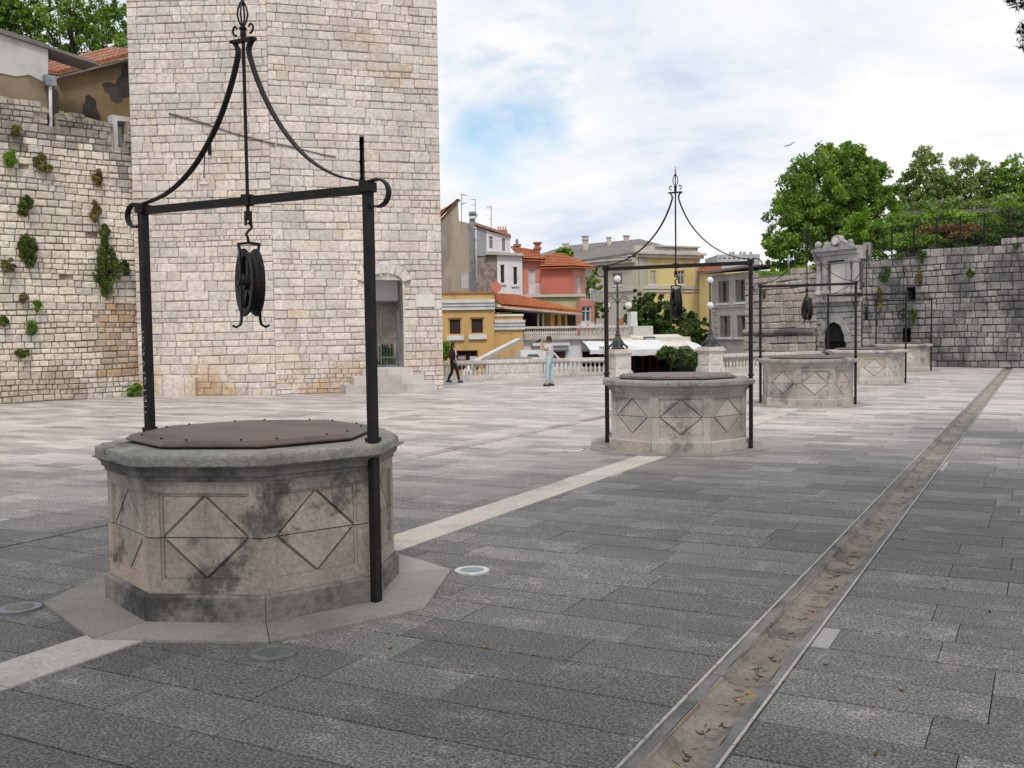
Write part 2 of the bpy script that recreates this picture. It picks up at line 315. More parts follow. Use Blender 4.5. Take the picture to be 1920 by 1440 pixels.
M['leaf_caper'] = leaf_mat('leaf_wall_shrub', (.05, .09, .02), (.16, .19, .05))
M['leaf_tan'] = leaf_mat('leaf_dry_tan', (.14, .11, .04), (.25, .2, .08), .2)
M['leaf_pine'] = leaf_mat('leaf_blue_black', (.008, .012, .016), (.02, .028, .03), .1)
M['fallen'] = plain('fallen_yellow_leaf', (.50, .28, .035), (.25, .12, .025), 25., .7, .3)
M['fallen_b'] = plain('fallen_brown_leaf', (.13, .075, .045), (.08, .05, .03), 25., .8, .2)
M['skin'] = plain('skin', (.50, .31, .22), (.46, .28, .2), 6., .6, .3)
M['hair'] = plain('black_hair', (.012, .010, .010), (.02, .016, .014), 12., .5, .4)
M['shirt'] = NT('striped_grey_shirt')
def _shirt(t):
    w = t.N.new('ShaderNodeTexWave'); w.wave_type = 'BANDS'; w.bands_direction = 'Z'; w.inputs['Scale'].default_value = 5.5; w.inputs['Distortion'].default_value = .6; t.L.new(t.geo, w.inputs[0])
    return t.fin(t.mix(t.ramp(w.outputs[0], .25, .5), (.32, .32, .34), (.62, .61, .62)), .85, .2)
M['shirt'] = _shirt(M['shirt'])
M['jeans'] = plain('pale_teal_cotton', (.36, .49, .50), (.28, .39, .41), 8., .9, .15)
M['maroon'] = plain('maroon_jacket_cloth', (.050, .014, .022), (.035, .010, .016), 8., .85, .2)
M['black'] = plain('black_cloth', (.014, .013, .016), (.02, .018, .02), 8., .8, .2)
M['cloth_w'] = plain('white_cloth', (.66, .65, .66), (.55, .54, .56), 10., .85, .2)
M['cam_blk'] = plain('black_plastic', (.012, .012, .013), (.02, .02, .02), 9., .4, .4)
M['blue_sign'] = plain('pale_blue_sign', (.42, .55, .72), (.35, .47, .65), 3., .5, .4)
M['plaque'] = plain('white_marble_plaque', (.66, .64, .62), (.60, .58, .56), 3., .6, .3)
M['scar'] = plain('dark_old_mortar', (.17, .145, .13), (.10, .085, .075), 2., .95, .1, .3)
M['maroon_wood'] = plain('maroon_wood', (.085, .022, .025), (.06, .018, .02), 4., .6, .3)
M['terracotta'] = plain('terracotta', (.50, .19, .11), (.42, .15, .09), 5., .8, .2)
M['apt'] = plain('apartment_concrete', (.46, .45, .46), (.38, .37, .38), .2, .9, .15)
M['van'] = plain('white_van_paint', (.72, .72, .73), (.66, .66, .67), 2., .25, .5)
M['weed'] = M['leaf_g']

# ------------------------------------------------------------------ stone pieces (shared variants, singles for the largest, one joined part for the rest)
def stone_variant(asp, rng, bulge=.12):
    cx = .11/max(asp, 1.); cz = .11*min(1., asp) if asp < 1 else .11
    j = lambda a: rng.uniform(-a, a)
    P = []
    for sx, sz in ((-1, -1), (1, -1), (1, 1), (-1, 1)):
        a = (sx*(.5-cx*rng.uniform(.4, 1.3)), sz*.5); b = (sx*.5, sz*(.5-cz*rng.uniform(.4, 1.3)))
        mid = (0+j(.15), sz*.5) if (sx*sz > 0) else (sx*.5, j(.15))
        P += ([b, a] if sx*sz > 0 else [a, b])
    ol = []
    for i, (x, z) in enumerate(P):
        ol.append((x+j(.02)/max(asp, 1), z+j(.025)))
        x2, z2 = P[(i+1) % 8]
        if abs(x-x2)+abs(z-z2) > .4: ol.append(((x+x2)/2+j(.018)/max(asp, 1), (z+z2)/2+j(.03)))
    if sum(ol[i][0]*ol[(i+1) % len(ol)][1]-ol[(i+1) % len(ol)][0]*ol[i][1] for i in range(len(ol))) < 0: ol.reverse()
    n = len(ol); iz = .09; ix = iz/max(asp, .6)
    v = [(x, 0., z) for x, z in ol]+[(x*(1-.02), -.72, z*(1-.02)) for x, z in ol]+[(x*(1-2*ix), -1.-j(.10), z*(1-2*iz)) for x, z in ol]+[(j(.1), -1-bulge*rng.uniform(0, 1), j(.1))]
    f = []
    for a in (0, n):
        f += [(a+i, a+(i+1) % n, a+n+(i+1) % n, a+n+i) for i in range(n)]
    f += [(2*n+i, 2*n+(i+1) % n, 3*n) for i in range(n)]
    return np.array(v), f
VARS = {}
_vr = random.Random(5)
for asp in (.8, 1.3, 1.9, 2.8):
    VARS[asp] = []
    for k in range(4):
        v, f = stone_variant(asp, _vr); VARS[asp].append((v, f, {}))
def pick_var(w, h, rng):
    a = w/h; key = min(VARS, key=lambda q: abs(math.log(q/a))); return VARS[key][rng.randrange(4)]
def var_mesh(var, name, mat):
    k = mat.name
    if k not in var[2]:
        me = bpy.data.meshes.new(name); me.from_pydata([tuple(p) for p in var[0]], [], var[1]); me.materials.append(mat); var[2][k] = me
    return var[2][k]
def in_frame(x, y, z, m=20): return z > .3 and -m < x < 1920+m and -m < y < 1440+m
def emit_stones(items, parent, name, limit=300, restname=None):
    """items: dicts with c (centre on the wall plane), rot, w, h, dep, mat, tint, var, tilt"""
    for it in items:
        x, y, z = PR(it['c']); it['area'] = it['w']*it['h']*(F_PX/z)**2 if in_frame(x, y, z) else 0.
    items.sort(key=lambda q: -q['area'])
    for it in items[:limit]:
        o = put(name, var_mesh(it['var'], name, it['mat']), None, parent)
        o.location = it['c']; o.rotation_euler = (0, it.get('tilt', 0.), it['rot']); o.scale = (it['w'], it['dep'], it['h']); o.color = (*it['tint'], 0, 1)
    rest = {}
    for it in items[limit:]: rest.setdefault(it['mat'].name, []).append(it)
    for mn, its in rest.items():
        mb = MB()
        for it in its:
            v = it['var'][0]*np.array([it['w'], it['dep'], it['h']]); tl = it.get('tilt', 0.)
            if tl:
                ct, st = math.cos(tl), math.sin(tl); v = np.stack([v[:, 0]*ct+v[:, 2]*st, v[:, 1], -v[:, 0]*st+v[:, 2]*ct], 1)
            ca, sa = math.cos(it['rot']), math.sin(it['rot'])
            vv = np.stack([v[:, 0]*ca-v[:, 1]*sa, v[:, 0]*sa+v[:, 1]*ca, v[:, 2]], 1)+np.asarray(it['c'])
            mb.add(vv, it['var'][1], (*it['tint'], 0))
        o = mb.build(restname or name+'_rows', its[0]['mat'], parent, kind='stuff'); o.color = (0, 0, 0, 1)
def courses(wall, u0, u1, z0, z1, hs, ws, rng, mat, top=None, holes=(), joint=.018, dep=(.05, .085), o=0., wob=.0, skip=0., tintf=None, matf=None, seat=None):
    items = []; z = z0
    while z < z1-.03:
        h = rng.uniform(*hs)
        if z+h > z1: h = z1-z
        if z1-(z+h) < hs[0]*.5: h = z1-z
        iv = [(u0, u1)]
        for hole in holes:
            r = hole(z+.12*h) or hole(z+h*.88)
            if not r: continue
            a, b = r; iv = [q for (p0, p1) in iv for q in ((p0, min(p1, a)), (max(p0, b), p1)) if q[1]-q[0] > .05]
        for a, b in iv:
            u = a
            while u < b-.01:
                w = h*rng.uniform(*ws)
                if b-(u+w) < h*ws[0]*.6: w = b-u
                uc, zc = u+w/2, z+h/2
                if (top is None or zc+h*.2 < top(uc)) and rng.random() >= skip:
                    if wob: zc += wob*(math.sin((u+w/2)*1.1+z*2)+.5*math.sin((u+w/2)*2.7+z*5))
                    hh = h*rng.uniform(.93, 1.03) if wob else h
                    m = matf(u+w/2, zc, rng) if matf else mat
                    tn = (rng.random(), rng.random())
                    if tintf: tn = tintf(u+w/2, zc, tn, rng)
                    items.append(dict(c=wall.pt(u+w/2, zc, o-.03), rot=wall.rot, w=w-joint, h=hh-joint, dep=rng.uniform(*dep), mat=m, tint=tn, var=pick_var(w, h, rng), tilt=rng.uniform(-1, 1)*wob*.6))
                u += w
        z += h
    return items
def cells(u0, u1, z0, z1, holes):
    us = sorted({u0, u1, *[min(max(h[0], u0), u1) for h in holes], *[min(max(h[1], u0), u1) for h in holes]})
    zs = sorted({z0, z1, *[min(max(h[2], z0), z1) for h in holes], *[min(max(h[3], z0), z1) for h in holes]})
    out = []
    for j in range(len(zs)-1):
        run = None
        for i in range(len(us)-1):
            uc, zc = (us[i]+us[i+1])/2, (zs[j]+zs[j+1])/2
            free = not any(h[0] < uc < h[1] and h[2] < zc < h[3] for h in holes)
            if free: run = [run[0] if run else us[i], us[i+1]]
            if (not free or i == len(us)-2) and run: out.append((run[0], run[1], zs[j], zs[j+1])); run = None
    return out
def wall_block(mb, wall, u0, u1, z0, z1, holes=(), o0=-.6, o1=0.):
    for a, b, c, d in cells(u0, u1, z0, z1, holes): mb.wbox(wall, a, b, c, d, o0, o1)
    return mb
def recess(wall, r, depth, mat, parent, name='recess', o=0.):   # five inner faces of an opening
    a, b, c, d = r; mb = MB(); t = .04
    mb.wbox(wall, a-t, b+t, c-t, d+t, o-depth-t, o-depth); mb.wbox(wall, a-t, a, c-t, d+t, o-depth, o-.02); mb.wbox(wall, b, b+t, c-t, d+t, o-depth, o-.02)
    mb.wbox(wall, a, b, d, d+t, o-depth, o-.02); mb.wbox(wall, a, b, c-t, c, o-depth, o-.02)
    return mb.build(name, mat, parent)
def leaves(clumps, per, size, rng, tint=(.0, 1.), droop=0., asp=.55):
    """clumps: (centre, radius vector, tint) -> MB of pointed leaf quads"""
    mb = MB(); cs = []
    r = np.random.RandomState(rng.randrange(1 << 30))
    V = []; T = []
    for c, rad, tn in clumps:
        n = max(4, int(per*r.uniform(.7, 1.3)))
        p = r.normal(size=(n, 3)); p /= np.linalg.norm(p, axis=1)[:, None]; p *= (r.uniform(0, 1, (n, 1))**.45)
        p = p*np.asarray(rad)+np.asarray(c)
        a = r.normal(size=(n, 3)); a[:, 2] -= droop; a /= np.linalg.norm(a, axis=1)[:, None]
        b = np.cross(a, r.normal(size=(n, 3))); b /= np.linalg.norm(b, axis=1)[:, None]
        s = size*r.uniform(.6, 1.3, (n, 1))
        q = np.stack([p-a*s, p+b*s*asp, p+a*s, p-b*s*asp], 1); V.append(q.reshape(-1, 3))
        tt = np.clip(tn+r.uniform(-.28, .28, n), tint[0], tint[1]); T.append(np.repeat(tt, 4))
    V = np.concatenate(V); T = np.concatenate(T); n = len(V)//4
    return V, np.arange(n*4).reshape(n, 4), T
def leaf_object(name, clumps, per, size, mat, parent, rng, droop=0., asp=.55, local=False, kind=None):
    V, Fq, T = leaves(clumps, per, size, rng, droop=droop, asp=asp); n = len(Fq)
    me = bpy.data.meshes.new(name); me.vertices.add(len(V)); me.vertices.foreach_set('co', V.astype(np.float32).ravel())
    me.loops.add(n*4); me.polygons.add(n); me.loops.foreach_set('vertex_index', Fq.ravel().astype(np.int32))
    me.polygons.foreach_set('loop_start', np.arange(0, n*4, 4, dtype=np.int32)); me.polygons.foreach_set('loop_total', np.full(n, 4, np.int32)); me.update(calc_edges=True)
    at = me.attributes.new('tint', 'FLOAT_COLOR', 'POINT'); arr = np.ones((len(V), 4), np.float32); arr[:, 0] = T; arr[:, 1] = T; arr[:, 2] = 0; at.data.foreach_set('color', arr.ravel())
    o = put(name, me, mat, parent, local, kind); o.color = (0, 0, 0, 1); return o

# ------------------------------------------------------------------ ground, square, paving
PA = .0142                                     # the paving grid is turned slightly from the frame axis
cP, sP = math.cos(PA), math.sin(PA)
def W2(x, y, z=0.): return (x*cP-y*sP, x*sP+y*cP, z)
BAL0 = G(832, 713.8); BAL1 = G(1141, 704.5); BAL2 = G(1313, 697.3); BAL3 = G(1540, 688.5)
END_A = np.array([-8.75, 51.86]); END_B = np.array([8., 47.94])
ENDW = Wall(END_A, END_B)
LOW = -1.9
plaza_poly = [(-42, -14), (14, -14), (14, 56), (-9.2, 56), (BAL3[0]-.2, BAL3[1]+.5), (BAL2[0]-.2, BAL2[1]+.35), (BAL1[0]-.2, BAL1[1]+.35), (BAL0[0]-.3, BAL0[1]+.35), (-24, 36), (-42, 36)]
mb = MB(); mb.add([(-900, -300, LOW), (700, -300, LOW), (700, 1500, LOW), (-900, 1500, LOW)], [(0, 1, 2, 3)])
tag(mb.build('ground', M['earth']), kind='structure')
GX, GW = -1.505, .215                          # drainage channel centre line and half width in the paving frame
mb = MB(); gx0, gx1 = GX-GW, GX+GW
n = len(plaza_poly)
mb.prism([(x, y, -.16) for x, y in plaza_poly], (0, 0, LOW+.16))
mb.prism([W2(-44, -13, -.02), W2(gx0, -13, -.02), W2(gx0, 49.5, -.02), W2(-5, 49.5, -.02)][0:3]+[W2(-5., 49.4, -.02), W2(-12, 44, -.02), W2(-14., 43, -.02), W2(-19, 33.5, -.02), W2(-44, 33, -.02)], (0, 0, -.139))
mb.prism([W2(gx1, -13, -.02), W2(13, -13, -.02), W2(13, 50, -.02), W2(gx1, 50, -.02)], (0, 0, -.139))
plaza = tag(mb.build('square_bedding', M['joint']), kind='structure')
def inside(x, y, poly):
    c = False
    for i in range(len(poly)):
        x0, y0 = poly[i]; x1, y1 = poly[i-1]
        if (y0 > y) != (y1 > y) and x < (x1-x0)*(y-y0)/(y1-y0)+x0: c = not c
    return c
def slab_mesh():
    e = .012; P = [(-.5, -.5), (.5, -.5), (.5, .5), (-.5, .5)]
    v = [(x, y, -1) for x, y in P]+[(x, y, -.12) for x, y in P]+[(x*.9985, y*.99, 0.) for x, y in P]
    f = [(a+i, a+(i+1) % 4, a+4+(i+1) % 4, a+4+i) for a in (0, 4) for i in range(4)]+[(8, 9, 10, 11)]
    return np.array(v), f
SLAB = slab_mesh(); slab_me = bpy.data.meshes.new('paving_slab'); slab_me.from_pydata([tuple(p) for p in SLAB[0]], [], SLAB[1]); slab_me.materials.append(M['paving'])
paving = thing('paving', (0, 0, 0), None, None); paving['kind'] = 'structure'
WELLS = [(-5.58, 6.04, 0.), (-5.75, 16.4, .008), (-5.79, 26.44, .004), (-6.0, 36.5, .003), (-6.15, 46.7, -.004)]
def lay_slabs():
    rng = random.Random(21); it = []
    y = -3.; row = .45
    y = 5.07-row*18
    while y < 51:
        for (a, b) in ((-31.5, gx0), (gx1, 9.5)):
            x = a
            if a > -5: x = a
            while x < b-.02:
                w = rng.choice((.62, .8, .95, 1.05, 1.2)); pale = rng.random() < .028
                if pale: w = rng.uniform(.05, .12)
                if b-(x+w) < .35: w = b-x
                cx, cyy = x+w/2, y+row/2
                wx, wy, _ = W2(cx, cyy)
                ok = all(inside(*W2(cx+sx*w/2, cyy+sy*row/2)[:2], plaza_poly) for sx in (-1, 1) for sy in (-1, 1))
                if ok and (ENDW.A-np.array([wx, wy, 0]))@ENDW.n < .3:
                    p = PR((wx, wy, 0)); ar = w*row*(F_PX/p[2])**2*(CAM_H/p[2]) if in_frame(*p, 150) else 0.
                    if p[2] > -4: it.append((ar, wx, wy, w-.0045, row-.012, rng.uniform(0, .004), rng.random(), 1. if pale else 0.))
                x += w
        y += row
    it.sort(key=lambda q: -q[0])
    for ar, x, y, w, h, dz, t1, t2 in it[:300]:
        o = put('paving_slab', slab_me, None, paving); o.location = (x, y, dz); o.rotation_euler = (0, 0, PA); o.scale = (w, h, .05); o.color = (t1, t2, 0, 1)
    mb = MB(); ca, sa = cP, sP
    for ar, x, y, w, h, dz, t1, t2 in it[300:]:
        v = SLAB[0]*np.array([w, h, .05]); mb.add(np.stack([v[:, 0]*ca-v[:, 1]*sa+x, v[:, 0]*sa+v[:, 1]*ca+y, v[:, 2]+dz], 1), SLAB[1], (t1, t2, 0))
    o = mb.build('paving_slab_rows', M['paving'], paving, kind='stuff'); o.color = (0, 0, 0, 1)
lay_slabs()
# pale limestone band joining the wells, and a second one out in the square
def band(name, x0, w, y0, y1, seed):
    root = thing(name, (0, 0, 0), None, None); root['kind'] = 'structure'; rng = random.Random(seed); y = y0
    while y < y1:
        l = min(rng.uniform(.75, 1.15), y1-y)
        mbb = MB(); p = [W2(x0-w/2, y+.004), W2(x0+w/2, y+.004), W2(x0+w/2, y+l-.004), W2(x0-w/2, y+l-.004)]
        mbb.prism([(a, b, .011+rng.uniform(0, .002)) for a, b, _ in p], (0, 0, -.05)); o = mbb.build('band_stone', M['band'], root); o.color = (rng.random(), rng.random(), 0, 1); y += l
band('well_row_band', -5.42, .44, 0., 49.2, 3)
band('square_band', -13.62, .42, 12., 36., 4)
# worn shallow drain line in the square
root = thing('worn_drain_line', (0, 0, 0), None, None); root['kind'] = 'structure'; rng = random.Random(8); y = 4.
while y < 40:
    l = rng.uniform(.4, .9)
    mbb = MB(); p = [W2(-9.0, y), W2(-8.76, y), W2(-8.76, y+l-.012), W2(-9.0, y+l-.012)]
    mbb.prism([(a, b, .009+rng.uniform(0, .004)) for a, b, _ in p], (0, 0, -.05)); o = mbb.build('drain_stone', M['channel'] if rng.random() < .45 else M['paving'], root); o.color = (rng.random()*.6, .3, 0, 1); y += l
# dished drainage channel
channel = thing('drainage_channel', (0, 0, 0), None, None); channel['kind'] = 'structure'
rng = random.Random(9)
def channel_piece(y0, y1, rng, side):
    prof = {0: [(-.135, -.007), (-.128, -.012)]+[(.125*math.sin(a), -.010-.050*math.cos(a)**.55+.003*math.sin(9*a)) for a in np.linspace(-1.5, 1.5, 15)]+[(.128, -.012), (.135, -.007)],
            -1: [(-GW+.004, -.06), (-GW+.004, .006), (-.197, .006), (-.194, -.004), (-.135, -.007)], 1: [(.135, -.007), (.194, -.004), (.197, .006), (GW-.004, .006), (GW-.004, -.06)]}[side]
    mbb = MB(); ys = np.linspace(y0, y1, 9); k = len(prof); v = []
    for yy in ys:
        for (x, z) in prof: v.append(W2(GX+x+rng.uniform(-.004, .004), yy, z+rng.uniform(-.003, .003)))
    f = [(j*k+i, j*k+i+1, (j+1)*k+i+1, (j+1)*k+i) for j in range(8) for i in range(k-1)]
    mbb.add(v, f); dz = rng.uniform(-.003, .003)
    return mbb
def channel_joint(y0):
    mbb = MB(); prof = [(-GW+.01, -.001), (-.125, -.008), (-.122, -.0115)]+[(.125*math.sin(a), -.0115-.050*math.cos(a)**.55+.003*math.sin(9*a)) for a in np.linspace(-1.5, 1.5, 15)]+[(.122, -.0115), (.13, -.008), (GW-.01, -.001)]
    k = len(prof); mbb.add([W2(GX+x, yy, z) for yy in (y0-.0065, y0+.0065) for x, z in prof]+[W2(GX+x, yy, z-.02) for yy in (y0-.0065, y0+.0065) for x, z in prof], [(i, i+1, k+i+1, k+i) for i in range(k-1)]); return mbb
y = -.3
while y < 49.6:
    channel_joint(y).build('channel_joint', M['pad'], channel)
    for side in (-1, 0, 1):
        o = channel_piece(y+.006, y+1.494, rng, side).build('channel_dish' if side == 0 else 'channel_margin', M['channel'] if side == 0 else M['channel_edge'], channel); o.color = (rng.random(), rng.random(), 0, 1)
    y += 1.5
mb = MB(); mb.hexa([W2(gx0, -13, -.155), W2(gx1, -13, -.155), W2(gx1, 49.8, -.155), W2(gx0, 49.8, -.155), W2(gx0, -13, -.08), W2(gx1, -13, -.08), W2(gx1, 49.8, -.08), W2(gx0, 49.8, -.08)])
mb.build('channel_bed', M['joint'], channel)
for s in (-1, 1):   # pale worn lips
    yy = 0.
    mb = MB()
    while yy < 49.4:
        l = rng.uniform(.5, 1.5); x0 = GX+s*(GW-.012)
        mb.prism([W2(x0-.007, yy, .010), W2(x0+.007, yy, .010), W2(x0+.007, yy+l-.02, .010), W2(x0-.007, yy+l-.02, .010)], (0, 0, -.01)); yy += l
    mb.build('channel_lip', M['band'], channel)
# fallen leaves in the channel and on the slabs
def fallen_leaf(px, py, mat, L, seed, z=None):
    rng = random.Random(seed); p = G(px, py); a = rng.uniform(0, 6.3); ca, sa = math.cos(a), math.sin(a)
    zz = .006 if z is None else z
    pr = [(-.5, 0, .1), (-.2, .19, .02), (.15, .22, .0), (.5, 0, .22), (.15, -.2, .05), (-.2, -.18, .0), (0, 0, -.02)]
    v = [(p[0]+L*(x*ca-y*sa), p[1]+L*(x*sa+y*ca), zz+L*(q+.03)) for x, y, q in pr]
    mbb = MB(); mbb.add(v, [(6, i, (i+1) % 6) for i in range(6)]); me_v = [(x, y, q-.002) for x, y, q in v]; mbb.add(me_v, [(6, (i+1) % 6, i) for i in range(6)])
    return mbb.build('fallen_leaf', mat)
rng = random.Random(77)
for k, (px, py) in enumerate([(1268, 1421), (1245, 1436), (1255, 1430), (1402, 1281), (1410, 1290), (1384, 1294), (1523, 1132), (1275, 1433), (1238, 1432)]):
    tag(fallen_leaf(px, py, M['fallen'], .06, k, -.058), 'fallen yellow leaf lying in the stone drainage channel', 'leaf', 'yellow leaves in the channel')
for k, (px, py) in enumerate([(1312, 1355), (1352, 1340), (1362, 1344), (1446, 1216), (1450, 1222), (1484, 1172), (1572, 1066), (1580, 1062), (1568, 1086), (1560, 1092), (1590, 1045), (1425, 1250), (1286, 1404), (1290, 1396)]):
    tag(fallen_leaf(px, py, M['fallen_b'], .05, 50+k, -.058), 'fallen brown leaf lying in the stone drainage channel', 'leaf', 'brown leaves in the channel')
for k, (px, py) in enumerate([(731, 1216), (908, 1215)]):
    tag(fallen_leaf(px, py, M['fallen'], .05, 80+k), 'small yellow leaf on the dark slabs beside the first well', 'leaf', 'yellow leaves on the slabs')
for k, (px, py) in enumerate([(1642, 1416), (1550, 1248), (1690, 1296), (1770, 1104), (1775, 1090), (1855, 1148), (1693, 1013)]):
    tag(fallen_leaf(px, py, M['fallen_b'], .045, 90+k), 'small dry leaf on the slabs right beside the channel', 'leaf', 'dry leaves on the slabs')
tw_ = MB(); rng = random.Random(55)
for k in range(300):
    yy = rng.choice((rng.uniform(3.4, 14.), rng.uniform(3.4, 30.))); xx = GX+max(-.08, min(.08, rng.gauss(.01, .035))); a = rng.uniform(0, 3.14); L_ = rng.uniform(.004, .03)*(1.6 if rng.random() < .15 else 1); zz = -.058+.6*(xx-GX)**2+rng.uniform(0, .006)
    p = np.array(W2(xx, yy, zz)); d_ = np.array([math.cos(a), math.sin(a), rng.uniform(-.1, .1)])*L_; tw_.tube([p-d_, p+d_], rng.uniform(.0012, .003), 4)
tag(tw_.build('dry_litter', M['fallen_b'], channel), kind='stuff')
# floor lights set flush in the paving around the wells
def floor_light(px, py, r, mat, label):
    p = G(px, py); root = thing('floor_light', (p[0], p[1], 0), label, 'light')
    mbb = MB(); mbb.lathe([(r, .0), (r, .014), (r*.985, .018), (r*.70, .018), (r*.68, .013)], (p[0], p[1], 0), 40); mbb.build('ring', mat, root)
    mbb = MB(); mbb.lathe([(r*.69, .0), (r*.69, .0165), (r*.4, .0175)], (p[0], p[1], 0), 36); mbb.build('glass', M['glass_dk'], root)
floor_light(512, 1227, .145, M['lamp_ring_dark'], 'floor light with dark worn ring in front of the first well')
floor_light(885, 1072, .145, M['lamp_ring'], 'floor light with bright pale ring between the first well and the channel')
floor_light(38, 1142, .15, M['steel'], 'floor light with dull grey ring on the tower side of the first well')
floor_light(1077, 845, .15, M['lamp_ring'], 'floor light with white ring at the pad of the second well')

# ------------------------------------------------------------------ wells
OCT = [math.radians(45*k) for k in range(8)]
def octring(R, z): return [(R*math.cos(a), R*math.sin(a), z) for a in OCT]
def oct_loft(mb, prof, div=1, jit=0., rng=None, chip=None):
    n = 8*div; v = []
    for i, (R, z) in enumerate(prof):
        for k in range(8):
            a0, a1 = OCT[k], OCT[(k+1) % 8]
            for j in range(div):
                t = j/div; x = R*((1-t)*math.cos(a0)+t*math.cos(a1)); y = R*((1-t)*math.sin(a0)+t*math.sin(a1))
                s = 1.+(rng.uniform(-jit, jit) if rng else 0.); dz = rng.uniform(-jit, jit)*.6 if rng else 0.
                if chip and R > 1.128:
                    c = chip(k, t, i); s -= c; dz -= c*.25
                v.append((x*s, y*s, z+dz))
    m = len(prof)
    f = [(i*n+j, i*n+(j+1) % n, (i+1)*n+(j+1) % n, (i+1)*n+j) for i in range(m-1) for j in range(n)]
    f += [tuple(range(n-1, -1, -1)), tuple(range((m-1)*n, m*n))]
    return mb.add(v, f)
def local_face(k, R):
    a0, a1 = OCT[k], OCT[(k+1) % 8]; A = np.array([R*math.cos(a0), R*math.sin(a0), 0]); B = np.array([R*math.cos(a1), R*math.sin(a1), 0])
    w = Wall(A[:2], B[:2]); return w    # Wall normal = (d.y, -d.x): outward for counter-clockwise corners
PLINTH_H, BODY_TOP, MID = .205, .995, .595
